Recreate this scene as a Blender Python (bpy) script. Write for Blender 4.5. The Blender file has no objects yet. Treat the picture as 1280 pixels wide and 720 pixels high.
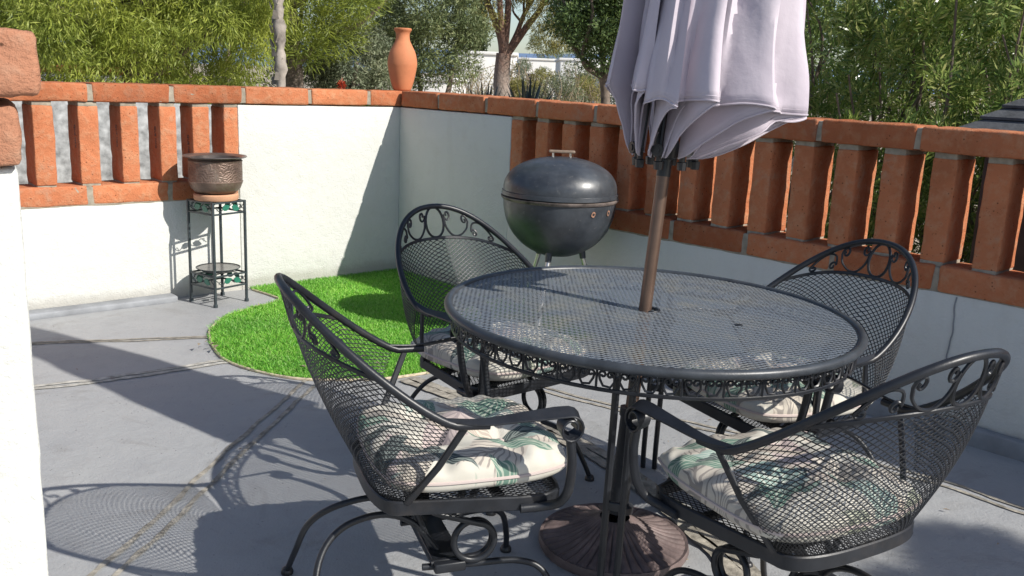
import bpy, math, random
import numpy as np
from mathutils import Vector, noise as mnoise
R_ = math.radians
random.seed(7); rng = np.random.default_rng(7)
scene = bpy.context.scene
COL = scene.collection

# ------------------------------------------------------------------ camera
PITCH, ROLL, FPX, CAMH = 12.8, 2.4, 1165.0, 1.38
cam_d = bpy.data.cameras.new("camera"); cam = bpy.data.objects.new("camera", cam_d); COL.objects.link(cam)
cam_d.sensor_width = 36.0; cam_d.lens = 36.0 * FPX / 1280.0
cam_d.clip_start = 0.05; cam_d.clip_end = 9000
p_, r_ = R_(PITCH), R_(ROLL)
fw = Vector((0, math.cos(p_), -math.sin(p_))); up = Vector((0, math.sin(p_), math.cos(p_))); rt = Vector((1, 0, 0))
rt2 = rt * math.cos(r_) + up * math.sin(r_); up2 = -rt * math.sin(r_) + up * math.cos(r_)
from mathutils import Matrix
cam.matrix_world = Matrix(((rt2.x, up2.x, -fw.x, 0), (rt2.y, up2.y, -fw.y, 0), (rt2.z, up2.z, -fw.z, CAMH), (0, 0, 0, 1)))
scene.camera = cam

# ------------------------------------------------------------------ light
SUN_AZ, SUN_EL = 29.0, 37.5           # the sun stands to the right and a little behind the viewer
tosun = Vector((math.cos(R_(SUN_AZ)), -math.sin(R_(SUN_AZ)), math.tan(R_(SUN_EL)))).normalized()
world = bpy.data.worlds.new("World"); scene.world = world; world.use_nodes = True
wn = world.node_tree.nodes; wl = world.node_tree.links
bgn = wn.get("Background") or wn.new("ShaderNodeBackground")
sky = wn.new("ShaderNodeTexSky"); sky.sky_type = 'NISHITA'; sky.sun_disc = False
sky.sun_elevation = R_(SUN_EL); sky.sun_rotation = math.atan2(tosun.x, tosun.y)
sky.air_density = 0.9; sky.dust_density = 0.9; sky.ozone_density = 1.2
wl.new(sky.outputs[0], bgn.inputs[0]); bgn.inputs[1].default_value = 0.100
sun_d = bpy.data.lights.new("sun", 'SUN'); sun_d.energy = 4.3; sun_d.angle = R_(0.53); sun_d.color = (1.0, 0.955, 0.88)
sun = bpy.data.objects.new("sun", sun_d); COL.objects.link(sun)
sun.rotation_euler = tosun.to_track_quat('Z', 'Y').to_euler(); sun.location = (8, -4, 9)
vs = scene.view_settings
vs.view_transform = 'Standard'; vs.look = 'None'; vs.gamma = 1.0; vs.use_curve_mapping = False; vs.exposure = 0.48
scene.render.engine = 'CYCLES'
scene.cycles.max_bounces = 6; scene.cycles.transparent_max_bounces = 8
scene.cycles.use_denoising = True

# ------------------------------------------------------------------ materials
def newmat(name):
    m = bpy.data.materials.new(name); m.use_nodes = True
    nt = m.node_tree; b = nt.nodes.get("Principled BSDF")
    return m, nt, b
def nd(nt, t, **kw):
    n = nt.nodes.new(t)
    for k, v in kw.items(): setattr(n, k, v)
    return n
def coords(nt, kind='Object'):
    return nd(nt, 'ShaderNodeTexCoord').outputs[kind]
def noise(nt, vec, scale, detail=4, rough=0.55, dist=0.0):
    n = nd(nt, 'ShaderNodeTexNoise'); n.inputs['Scale'].default_value = scale; n.inputs['Detail'].default_value = detail
    n.inputs['Roughness'].default_value = rough; n.inputs['Distortion'].default_value = dist
    nt.links.new(vec, n.inputs['Vector']); return n.outputs['Fac']
def ramp(nt, fac, stops):
    n = nd(nt, 'ShaderNodeValToRGB'); cr = n.color_ramp
    while len(cr.elements) < len(stops): cr.elements.new(0.5)
    for e, (p, c) in zip(cr.elements, stops):
        e.position = p; e.color = (c if isinstance(c, tuple) else (c, c, c)) + (1.0,)
    nt.links.new(fac, n.inputs[0]); return n.outputs[0]
def mix(nt, fac, a, b, blend='MIX'):
    n = nd(nt, 'ShaderNodeMix', data_type='RGBA', blend_type=blend)
    if isinstance(fac, (int, float)): n.inputs[0].default_value = fac
    else: nt.links.new(fac, n.inputs[0])
    for s, v in ((6, a), (7, b)):
        if isinstance(v, tuple): n.inputs[s].default_value = v + (1.0,)
        else: nt.links.new(v, n.inputs[s])
    return n.outputs[2]
def math_(nt, op, a, b=0.0, c=0.0):
    n = nd(nt, 'ShaderNodeMath', operation=op)
    for s, v in ((0, a), (1, b), (2, c)):
        if isinstance(v, (int, float)): n.inputs[s].default_value = v
        else: nt.links.new(v, n.inputs[s])
    return n.outputs[0]
def bump(nt, b, h, strength, dist=0.01):
    n = nd(nt, 'ShaderNodeBump'); n.inputs['Strength'].default_value = strength; n.inputs['Distance'].default_value = dist
    nt.links.new(h, n.inputs['Height'])
    prev = b.inputs['Normal'].links
    if prev: nt.links.new(prev[0].from_socket, n.inputs['Normal'])
    nt.links.new(n.outputs[0], b.inputs['Normal'])
def setc(nt, b, c):
    if isinstance(c, tuple): b.inputs['Base Color'].default_value = c + (1.0,)
    else: nt.links.new(c, b.inputs['Base Color'])
def simple(name, c, rough=0.6, metal=0.0, var=0.25, scale=12.0, bs=0.0, bscale=60.0, spec=0.5):
    m, nt, b = newmat(name); v = coords(nt)
    n = noise(nt, v, scale, 5)
    lo = tuple(x * (1 - var) for x in c); hi = tuple(min(1, x * (1 + var)) for x in c)
    setc(nt, b, ramp(nt, n, [(0.3, lo), (0.7, hi)]))
    b.inputs['Roughness'].default_value = rough; b.inputs['Metallic'].default_value = metal
    b.inputs['Specular IOR Level'].default_value = spec
    if bs: bump(nt, b, noise(nt, v, bscale, 4), bs, 0.004)
    return m

def m_stucco():
    m, nt, b = newmat("white_stucco"); v = coords(nt)
    big = noise(nt, v, 1.6, 5, 0.6)
    c = ramp(nt, big, [(0.25, (0.575, 0.58, 0.545)), (0.75, (0.635, 0.635, 0.60))])
    st = noise(nt, v, 9, 6, 0.7)
    c = mix(nt, math_(nt, 'MULTIPLY', ramp(nt, st, [(0.56, 0.0), (0.72, 1.0)]), 0.30), c, (0.50, 0.48, 0.43))
    mpz = nd(nt, 'ShaderNodeMapping'); nt.links.new(v, mpz.inputs[0]); mpz.inputs[3].default_value = (7, 7, 0.7)
    c = mix(nt, math_(nt, 'MULTIPLY', ramp(nt, noise(nt, mpz.outputs[0], 1.6, 4, 0.6), [(0.55, 0.0), (0.75, 1.0)]), 0.16), c, (0.45, 0.43, 0.38))
    sz = nd(nt, 'ShaderNodeSeparateXYZ'); nt.links.new(v, sz.inputs[0])
    spl = math_(nt, 'MULTIPLY', ramp(nt, math_(nt, 'ADD', sz.outputs[2], math_(nt, 'MULTIPLY', st, -0.10)), [(0.0, 1.0), (0.05, 0.0)]), 0.55)
    c = mix(nt, spl, c, (0.36, 0.34, 0.30))
    setc(nt, b, c); b.inputs['Roughness'].default_value = 0.9; b.inputs['Specular IOR Level'].default_value = 0.2
    bump(nt, b, noise(nt, v, 11, 4, 0.6), 0.40, 0.02)
    bump(nt, b, noise(nt, v, 110, 4, 0.6), 0.55, 0.006)
    return m
def m_brick(name, base, pale):
    m, nt, b = newmat(name); v = coords(nt)
    n1 = noise(nt, v, 3.2, 5, 0.6); n2 = noise(nt, v, 22, 6, 0.65); n3 = noise(nt, v, 90, 4, 0.6)
    c = ramp(nt, n1, [(0.25, tuple(x * 0.72 for x in base)), (0.5, base), (0.78, tuple(min(1, x * 1.2) for x in base))])
    c = mix(nt, math_(nt, 'MULTIPLY', ramp(nt, n2, [(0.46, 0.0), (0.70, 1.0)]), 0.55), c, pale)
    c = mix(nt, ramp(nt, n3, [(0.66, 0.0), (0.72, 0.8)]), c, tuple(x * 0.28 for x in base))
    vp = nd(nt, 'ShaderNodeTexVoronoi'); vp.inputs['Scale'].default_value = 38; nt.links.new(v, vp.inputs['Vector'])
    pit = math_(nt, 'MULTIPLY', ramp(nt, vp.outputs['Distance'], [(0.07, 1.0), (0.16, 0.0)]), ramp(nt, noise(nt, v, 9, 2), [(0.42, 0.0), (0.52, 1.0)]))
    c = mix(nt, math_(nt, 'MULTIPLY', pit, 0.9), c, tuple(x * 0.22 for x in base))
    c = mix(nt, math_(nt, 'MULTIPLY', ramp(nt, noise(nt, v, 5.5, 4, 0.7), [(0.58, 0.0), (0.72, 1.0)]), 0.30), c, (0.30, 0.24, 0.19))
    isl = nd(nt, 'ShaderNodeNewGeometry').outputs['Random Per Island']
    c = mix(nt, 1.0, c, ramp(nt, isl, [(0.0, (0.66, 0.60, 0.58)), (0.35, (0.92, 0.86, 0.82)), (0.65, (1.0, 1.0, 1.0)), (1.0, (1.16, 1.16, 1.12))]), 'MULTIPLY')
    setc(nt, b, c); b.inputs['Roughness'].default_value = 0.92; b.inputs['Specular IOR Level'].default_value = 0.15
    bump(nt, b, n2, 0.8, 0.014); bump(nt, b, pit, -0.8, 0.01); bump(nt, b, noise(nt, v, 120, 5, 0.7), 0.7, 0.006)
    return m
def m_concrete():
    m, nt, b = newmat("grey_painted_concrete"); v = coords(nt)
    n1 = noise(nt, v, 0.9, 6, 0.6); n2 = noise(nt, v, 7, 6, 0.65); n3 = noise(nt, v, 46, 3, 0.5)
    c = ramp(nt, n1, [(0.28, (0.272, 0.280, 0.289)), (0.5, (0.325, 0.331, 0.337)), (0.72, (0.372, 0.374, 0.370))])
    c = mix(nt, math_(nt, 'MULTIPLY', ramp(nt, n2, [(0.55, 0.0), (0.75, 1.0)]), 0.35), c, (0.25, 0.245, 0.24))
    vo = nd(nt, 'ShaderNodeTexVoronoi'); vo.inputs['Scale'].default_value = 34; nt.links.new(v, vo.inputs['Vector'])
    pit = ramp(nt, vo.outputs['Distance'], [(0.05, 1.0), (0.13, 0.0)])
    pit = math_(nt, 'MULTIPLY', pit, ramp(nt, noise(nt, v, 11, 2), [(0.5, 0.0), (0.6, 1.0)]))
    c = mix(nt, math_(nt, 'MULTIPLY', pit, 0.7), c, (0.10, 0.10, 0.105))
    c = mix(nt, math_(nt, 'MULTIPLY', ramp(nt, noise(nt, v, 2.3, 7, 0.72, 1.2), [(0.54, 0.0), (0.64, 1.0)]), 0.42), c, (0.22, 0.215, 0.205))
    c = mix(nt, math_(nt, 'MULTIPLY', ramp(nt, noise(nt, v, 60, 3, 0.6), [(0.70, 0.0), (0.74, 1.0)]), 0.7), c, (0.46, 0.45, 0.42))
    setc(nt, b, c); b.inputs['Roughness'].default_value = 0.62; b.inputs['Specular IOR Level'].default_value = 0.35
    h = math_(nt, 'SUBTRACT', n2, math_(nt, 'MULTIPLY', pit, 0.6))
    bump(nt, b, h, 0.45, 0.02); bump(nt, b, noise(nt, v, 120, 4, 0.65), 0.40, 0.005)
    return m
def m_iron(name="black_wrought_iron", c=(0.0125, 0.014, 0.0175), dusty=0.16):
    m, nt, b = newmat(name); v = coords(nt)
    n = noise(nt, v, 18, 5, 0.65)
    col = ramp(nt, n, [(0.3, tuple(x * 0.75 for x in c)), (0.65, tuple(x * 1.4 for x in c))])
    d = ramp(nt, noise(nt, v, 5, 5, 0.7), [(0.55, 0.0), (0.75, 1.0)])
    col = mix(nt, math_(nt, 'MULTIPLY', d, dusty), col, (0.15, 0.115, 0.085))
    setc(nt, b, col); b.inputs['Roughness'].default_value = 0.38; b.inputs['Specular IOR Level'].default_value = 0.42
    bump(nt, b, noise(nt, v, 160, 3), 0.12, 0.002)
    return m
def m_tabletop():
    m, nt, b = newmat("dusty_iron_mesh"); v = coords(nt)
    d1 = ramp(nt, noise(nt, v, 2.6, 5, 0.6, 0.6), [(0.42, 0.0), (0.68, 1.0)])
    d2 = ramp(nt, noise(nt, v, 14, 5, 0.65), [(0.35, 0.2), (0.7, 1.0)])
    col = mix(nt, math_(nt, 'MULTIPLY', math_(nt, 'MULTIPLY', d1, d2), 0.5), (0.135, 0.158, 0.190), (0.36, 0.31, 0.18))
    sp = ramp(nt, noise(nt, v, 75, 3, 0.6), [(0.68, 0.0), (0.72, 0.8)])
    sp = math_(nt, 'MULTIPLY', sp, ramp(nt, noise(nt, v, 3.7, 3), [(0.5, 0.0), (0.62, 1.0)]))
    col = mix(nt, sp, col, (0.55, 0.55, 0.52))
    setc(nt, b, col); b.inputs['Roughness'].default_value = 0.40; b.inputs['Specular IOR Level'].default_value = 0.7
    return m
def m_leaf(name, cols, trans=0.35, rough=0.5):
    m, nt, b = newmat(name)
    isl = nd(nt, 'ShaderNodeNewGeometry').outputs['Random Per Island']
    k = len(cols) - 1
    c = ramp(nt, isl, [(i / k, cc) for i, cc in enumerate(cols)])
    v = coords(nt)
    c = mix(nt, 1.0, c, ramp(nt, noise(nt, v, 1.7, 3), [(0.3, (0.78, 0.82, 0.85)), (0.7, (1.2, 1.12, 0.95))]), 'MULTIPLY')
    setc(nt, b, c); b.inputs['Roughness'].default_value = rough; b.inputs['Specular IOR Level'].default_value = 0.35
    tr = nd(nt, 'ShaderNodeBsdfTranslucent'); nt.links.new(c, tr.inputs[0])
    ms = nd(nt, 'ShaderNodeMixShader'); ms.inputs[0].default_value = trans
    out = nt.nodes.get("Material Output")
    nt.links.new(b.outputs[0], ms.inputs[1]); nt.links.new(tr.outputs[0], ms.inputs[2]); nt.links.new(ms.outputs[0], out.inputs[0])
    return m

def leaf_group():
    """one printed leaf: returns the colour under it where the leaf is not"""
    g = bpy.data.node_groups.new("printed_leaf", 'ShaderNodeTree')
    for n, t in (("Vec", 'NodeSocketVector'), ("Loc", 'NodeSocketVector'), ("Rot", 'NodeSocketVector'), ("Size", 'NodeSocketVector'),
                 ("Under", 'NodeSocketColor'), ("Colour", 'NodeSocketColor'), ("Vein", 'NodeSocketColor')):
        g.interface.new_socket(n, in_out='INPUT', socket_type=t)
    g.interface.new_socket("Colour", in_out='OUTPUT', socket_type='NodeSocketColor')
    gi = g.nodes.new('NodeGroupInput'); go = g.nodes.new('NodeGroupOutput')
    mp = g.nodes.new('ShaderNodeMapping')
    g.links.new(gi.outputs[0], mp.inputs[0]); g.links.new(gi.outputs[1], mp.inputs[1]); g.links.new(gi.outputs[2], mp.inputs[2])
    dv = nd(g, 'ShaderNodeVectorMath', operation='DIVIDE'); g.links.new(mp.outputs[0], dv.inputs[0]); g.links.new(gi.outputs[3], dv.inputs[1])
    sx = nd(g, 'ShaderNodeSeparateXYZ'); g.links.new(dv.outputs[0], sx.inputs[0])
    x, y = sx.outputs[0], sx.outputs[1]
    ys = math_(g, 'ADD', y, math_(g, 'MULTIPLY', math_(g, 'MULTIPLY', x, x), 0.35))
    ay = math_(g, 'ABSOLUTE', ys)
    edge = math_(g, 'SUBTRACT', math_(g, 'SUBTRACT', 1.0, math_(g, 'MULTIPLY', x, x)), ay)
    mask = math_(g, 'MULTIPLY', edge, 14.0)
    cl = nd(g, 'ShaderNodeClamp'); g.links.new(mask, cl.inputs[0])
    s = math_(g, 'SINE', math_(g, 'MULTIPLY', math_(g, 'SUBTRACT', x, math_(g, 'MULTIPLY', ay, 0.7)), 29.0))
    ve = math_(g, 'GREATER_THAN', s, 0.62)
    mid = math_(g, 'LESS_THAN', ay, 0.07)
    vm = math_(g, 'MAXIMUM', ve, mid)
    c = mix(g, math_(g, 'MULTIPLY', vm, 0.75), (0, 0, 0), (0, 0, 0))
    mn = c.node; g.links.new(gi.outputs[5], mn.inputs[6]); g.links.new(gi.outputs[6], mn.inputs[7])
    c2 = mix(g, cl.outputs[0], (0, 0, 0), (0, 0, 0)); n2 = c2.node
    g.links.new(gi.outputs[4], n2.inputs[6]); g.links.new(c, n2.inputs[7])
    g.links.new(c2, go.inputs[0])
    return g
def m_cushion():
    m, nt, b = newmat("leaf_print_cloth")
    uv = coords(nt, 'UV')
    rnd = nd(nt, 'ShaderNodeObjectInfo').outputs['Random']
    vr = nd(nt, 'ShaderNodeVectorRotate', rotation_type='Z_AXIS'); nt.links.new(uv, vr.inputs['Vector'])
    vr.inputs['Center'].default_value = (0, 0, 0); nt.links.new(math_(nt, 'MULTIPLY', rnd, 6.28), vr.inputs['Angle'])
    nz = nd(nt, 'ShaderNodeTexNoise'); nz.inputs['Scale'].default_value = 2.6; nt.links.new(vr.outputs[0], nz.inputs['Vector'])
    sb = nd(nt, 'ShaderNodeVectorMath', operation='MULTIPLY_ADD'); nt.links.new(nz.outputs['Color'], sb.inputs[0])
    sb.inputs[1].default_value = (0.30, 0.30, 0); nt.links.new(vr.outputs[0], sb.inputs[2])
    vec = sb.outputs[0]
    grp = leaf_group()
    cols = [((0.13, 0.215, 0.17), (0.44, 0.47, 0.39)), ((0.50, 0.455, 0.39), (0.20, 0.18, 0.17)), ((0.40, 0.34, 0.29), (0.60, 0.55, 0.46)),
            ((0.055, 0.07, 0.07), (0.24, 0.27, 0.25)), ((0.22, 0.30, 0.27), (0.54, 0.55, 0.48)), ((0.50, 0.42, 0.39), (0.30, 0.25, 0.25)),
            ((0.25, 0.27, 0.21), (0.52, 0.52, 0.42))]
    rr = random.Random(4)
    cur = ramp(nt, noise(nt, uv, 3, 3), [(0.3, (0.50, 0.475, 0.41)), (0.7, (0.57, 0.545, 0.48))])
    for k in range(46):
        ang = rr.uniform(0, 6.283); cx, cy = rr.uniform(-1.25, 1.25), rr.uniform(-1.25, 1.25)
        big = k < 16
        L, W = (rr.uniform(0.42, 0.6), rr.uniform(0.17, 0.26)) if big else (rr.uniform(0.30, 0.55), rr.uniform(0.08, 0.17))
        col, vein = cols[(1, 2, 5, 1)[k % 4] if big else (0, 4, 3, 0, 1, 4, 6, 0, 3, 2)[k % 10]]
        
        n = nt.nodes.new('ShaderNodeGroup'); n.node_tree = grp
        nt.links.new(vec, n.inputs[0])
        c_, s_ = math.cos(ang), math.sin(ang)
        n.inputs[1].default_value = (-(c_ * cx - s_ * cy), -(s_ * cx + c_ * cy), 0)
        n.inputs[2].default_value = (0, 0, ang); n.inputs[3].default_value = (L, W, 1)
        if isinstance(cur, tuple): n.inputs[4].default_value = cur + (1,)
        else: nt.links.new(cur, n.inputs[4])
        n.inputs[5].default_value = col + (1,); n.inputs[6].default_value = vein + (1,)
        cur = n.outputs[0]
    setc(nt, b, cur); b.inputs['Roughness'].default_value = 0.85; b.inputs['Specular IOR Level'].default_value = 0.2
    bump(nt, b, noise(nt, coords(nt), 260, 2), 0.12, 0.002)
    return m

M = {}
M['stucco'] = m_stucco()
M['brick'] = m_brick("burnt_adobe_brick", (0.47, 0.168, 0.080), (0.52, 0.29, 0.17))
M['pillar_brick'] = m_brick("weathered_pink_brick", (0.36, 0.170, 0.105), (0.42, 0.28, 0.20))
M['mortar'] = simple("pale_mortar", (0.30, 0.262, 0.205), 0.95, 0, 0.25, 30, 0.6, 90)
M['concrete'] = m_concrete()
M['kerb'] = simple("grey_kerb_paint", (0.24, 0.25, 0.265), 0.7, 0, 0.2, 8, 0.4, 70)
M['joint'] = simple("sandy_joint_filler", (0.30, 0.275, 0.23), 0.95, 0, 0.5, 26, 0.7, 120)
M['jointpale'] = simple("pale_joint_filler", (0.40, 0.385, 0.345), 0.95, 0, 0.4, 26, 0.7, 120)
M['iron'] = m_iron()
M['top'] = m_tabletop()
M['iron_grey'] = m_iron("weathered_iron_rim", (0.035, 0.040, 0.047), 0.2)
M['standiron'] = m_iron("black_stand_iron", (0.035, 0.045, 0.05), 0.03)
M['cushion'] = m_cushion()
M['bronze'] = simple("bronze_brown_pole", (0.155, 0.100, 0.074), 0.34, 0.55, 0.25, 9)
M['black'] = simple("black_plastic", (0.018, 0.018, 0.02), 0.4, 0, 0.2, 20)
M['castiron'] = simple("rusty_brown_cast_iron", (0.135, 0.100, 0.095), 0.6, 0.1, 0.45, 14, 0.4, 80)
M['chrome'] = simple("scuffed_aluminium", (0.62, 0.60, 0.56), 0.33, 0.9, 0.15, 20)
M['terracotta'] = simple("terracotta_clay", (0.52, 0.19, 0.085), 0.8, 0, 0.14, 7, 0.2, 70)
M['saucer'] = simple("pale_terracotta", (0.50, 0.27, 0.16), 0.85, 0, 0.15, 12)
M['greenleaf'] = simple("green_enamel", (0.025, 0.15, 0.10), 0.4, 0, 0.2, 20)
M['plate'] = simple("dusty_dark_glass", (0.13, 0.125, 0.115), 0.25, 0, 0.2, 10)
M['shingle'] = simple("charcoal_shingle", (0.075, 0.078, 0.085), 0.85, 0, 0.35, 18, 0.6, 60)
M['fascia'] = simple("dark_brown_fascia", (0.05, 0.035, 0.03), 0.7)
M['housewhite'] = simple("white_house_plaster", (0.74, 0.73, 0.70), 0.9, 0, 0.06, 2, 0.2, 30)
M['dark'] = simple("dark_opening", (0.025, 0.025, 0.028), 0.6)
M['bark'] = simple("rough_bark", (0.16, 0.125, 0.10), 0.95, 0, 0.5, 9, 0.9, 30)
M['palebark'] = simple("pale_grey_bark", (0.33, 0.29, 0.25), 0.95, 0, 0.45, 8, 0.9, 26)
M['redbark'] = simple("reddish_bark", (0.24, 0.13, 0.09), 0.95, 0, 0.5, 8, 0.9, 26)
def m_gum():
    m, nt, b = newmat("gum_bark"); v = coords(nt); sz = nd(nt, 'ShaderNodeSeparateXYZ'); nt.links.new(v, sz.inputs[0])
    f = math_(nt, 'ADD', math_(nt, 'MULTIPLY', sz.outputs[2], 0.45), math_(nt, 'MULTIPLY', noise(nt, v, 3.0, 5, 0.7), 0.9))
    c = ramp(nt, f, [(0.55, (0.33, 0.29, 0.25)), (0.95, (0.27, 0.19, 0.15)), (1.0, (0.20, 0.115, 0.085))]); n = noise(nt, v, 14, 5, 0.7)
    f2 = ramp(nt, f, [(0.0, 0.0), (1.0, 1.0)]); c = mix(nt, ramp(nt, math_(nt, 'SUBTRACT', f, 0.75), [(0.0, 0.0), (0.7, 1.0)]), (0.33, 0.29, 0.25), (0.22, 0.125, 0.09))
    c = mix(nt, math_(nt, 'MULTIPLY', ramp(nt, n, [(0.45, 0.0), (0.65, 1.0)]), 0.5), c, (0.10, 0.075, 0.06)); setc(nt, b, c); b.inputs['Roughness'].default_value = 0.95; bump(nt, b, n, 0.8, 0.05); return m
M['gumbark'] = m_gum()
M['twig'] = simple("dry_twig", (0.30, 0.24, 0.17), 0.95, 0, 0.4, 9)
M['l_wattle'] = m_leaf("yellow_green_drooping_leaf", [(0.162, 0.217, 0.043), (0.356, 0.425, 0.072), (0.267, 0.331, 0.062), (0.485, 0.529, 0.131)], 0.4)
M['l_pine'] = m_leaf("bright_pine_needle", [(0.137, 0.192, 0.038), (0.289, 0.344, 0.058), (0.198, 0.256, 0.042)], 0.35)
M['l_olive'] = m_leaf("silver_olive_leaf", [(0.115, 0.146, 0.088), (0.203, 0.240, 0.155), (0.297, 0.324, 0.230)], 0.25)
M['l_olive_dark'] = m_leaf("dark_olive_leaf", [(0.083, 0.117, 0.051), (0.158, 0.203, 0.090), (0.240, 0.270, 0.135)], 0.25)
M['l_gum'] = m_leaf("dusty_gum_leaf", [(0.208, 0.216, 0.072), (0.352, 0.320, 0.112), (0.272, 0.264, 0.088)], 0.35)
M['l_oak'] = m_leaf("deep_green_leaf", [(0.053, 0.093, 0.033), (0.105, 0.165, 0.053), (0.180, 0.247, 0.083)], 0.25)
M['l_oleander'] = m_leaf("oleander_leaf", [(0.118, 0.200, 0.067), (0.225, 0.340, 0.099), (0.370, 0.469, 0.148), (0.503, 0.516, 0.232)], 0.55, 0.22)
M['l_cypress'] = m_leaf("cypress_needle", [(0.04, 0.06, 0.025), (0.075, 0.10, 0.04)], 0.2)
M['l_hedge'] = m_leaf("fresh_green_leaf", [(0.096, 0.192, 0.029), (0.192, 0.320, 0.048)], 0.35)
M['l_agave'] = m_leaf("blue_grey_agave", [(0.045, 0.06, 0.06), (0.075, 0.095, 0.09)], 0.1)
M['l_red'] = m_leaf("red_bloom", [(0.40, 0.05, 0.03), (0.5, 0.09, 0.04)], 0.3)
M['turf'] = m_leaf("artificial_grass_blade", [(0.071, 0.268, 0.026), (0.177, 0.501, 0.053), (0.271, 0.605, 0.092), (0.389, 0.582, 0.184)], 0.3, 0.45)
M['turfbase'] = simple("turf_backing", (0.06, 0.24, 0.02), 0.95, 0, 0.4, 60)
M['turfedge'] = simple("raw_turf_edge", (0.50, 0.42, 0.30), 0.95, 0, 0.3, 40)
M['gravel'] = simple("tan_gravel", (0.36, 0.30, 0.23), 0.95, 0, 0.35, 20, 0.8, 40)
M['hill'] = simple("painted_haze_hill", (0.13, 0.20, 0.33), 1.0, 0, 0.1, 0.01)  # blue of the distant haze is painted into the hill colour

def m_fabric():
    m, nt, b = newmat("faded_lilac_canvas"); v = coords(nt)
    n = noise(nt, v, 4, 5, 0.6)
    c = ramp(nt, n, [(0.3, (0.535, 0.47, 0.53)), (0.7, (0.615, 0.555, 0.605))])
    c = mix(nt, math_(nt, 'MULTIPLY', ramp(nt, noise(nt, v, 11, 5, 0.7), [(0.6, 0.0), (0.8, 1.0)]), 0.25), c, (0.50, 0.45, 0.45))
    setc(nt, b, c); b.inputs['Roughness'].default_value = 0.85; b.inputs['Specular IOR Level'].default_value = 0.2
    b.inputs['Sheen Weight'].default_value = 0.15
    bump(nt, b, noise(nt, v, 420, 2), 0.12, 0.001); bump(nt, b, noise(nt, v, 15, 4), 0.25, 0.012)
    tr = nd(nt, 'ShaderNodeBsdfTranslucent'); nt.links.new(c, tr.inputs[0])
    ms = nd(nt, 'ShaderNodeMixShader'); ms.inputs[0].default_value = 0.14
    nt.links.new(b.outputs[0], ms.inputs[1]); nt.links.new(tr.outputs[0], ms.inputs[2])
    nt.links.new(ms.outputs[0], nt.nodes.get("Material Output").inputs[0])
    return m
M['fabric'] = m_fabric()
def m_grill():
    m, nt, b = newmat("weathered_black_enamel"); v = coords(nt)
    n1 = noise(nt, v, 6, 6, 0.65); n2 = noise(nt, v, 30, 5, 0.7)
    c = ramp(nt, n1, [(0.36, (0.022, 0.026, 0.032)), (0.70, (0.062, 0.070, 0.082))])
    c = mix(nt, math_(nt, 'MULTIPLY', ramp(nt, n2, [(0.6, 0.0), (0.75, 1.0)]), 0.5), c, (0.20, 0.20, 0.20))
    setc(nt, b, c); b.inputs['Roughness'].default_value = 0.36
    nt.links.new(ramp(nt, n2, [(0.3, 0.27), (0.7, 0.50)]), b.inputs['Roughness'])
    b.inputs['Specular IOR Level'].default_value = 0.65
    return m
M['enamel'] = m_grill()
M['rust'] = simple("orange_rust", (0.24, 0.13, 0.085), 0.9, 0, 0.5, 50)
M['rustrim'] = simple("rusted_steel_rim", (0.17, 0.14, 0.125), 0.6, 0.4, 0.7, 16)
def m_copper():
    m, nt, b = newmat("embossed_aged_copper"); v = coords(nt)
    n1 = noise(nt, v, 9, 5, 0.6)
    c = ramp(nt, n1, [(0.3, (0.11, 0.075, 0.06)), (0.55, (0.20, 0.135, 0.105)), (0.8, (0.30, 0.24, 0.20))])
    setc(nt, b, c); b.inputs['Metallic'].default_value = 0.45; b.inputs['Roughness'].default_value = 0.5
    vo = nd(nt, 'ShaderNodeTexVoronoi', feature='DISTANCE_TO_EDGE'); vo.inputs['Scale'].default_value = 26; nt.links.new(v, vo.inputs['Vector'])
    wv = nd(nt, 'ShaderNodeTexWave', wave_type='RINGS'); wv.inputs['Scale'].default_value = 22; wv.inputs['Distortion'].default_value = 16
    wv.inputs['Detail'].default_value = 2; nt.links.new(v, wv.inputs['Vector'])
    sz = nd(nt, 'ShaderNodeSeparateXYZ'); nt.links.new(v, sz.inputs[0])
    z = sz.outputs[2]
    band = math_(nt, 'MULTIPLY', math_(nt, 'GREATER_THAN', z, 0.075), math_(nt, 'LESS_THAN', z, 0.185))
    bump(nt, b, math_(nt, 'MULTIPLY', wv.outputs['Fac'], band), 0.35, 0.006)
    return m
M['copper'] = m_copper()
M['wornwood'] = simple('worn_brown_handle', (0.23, 0.17, 0.125), 0.7, 0, 0.3, 30)
M['pewter'] = simple("grey_bronze_rim", (0.20, 0.17, 0.155), 0.4, 0.7, 0.3, 12)

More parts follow.
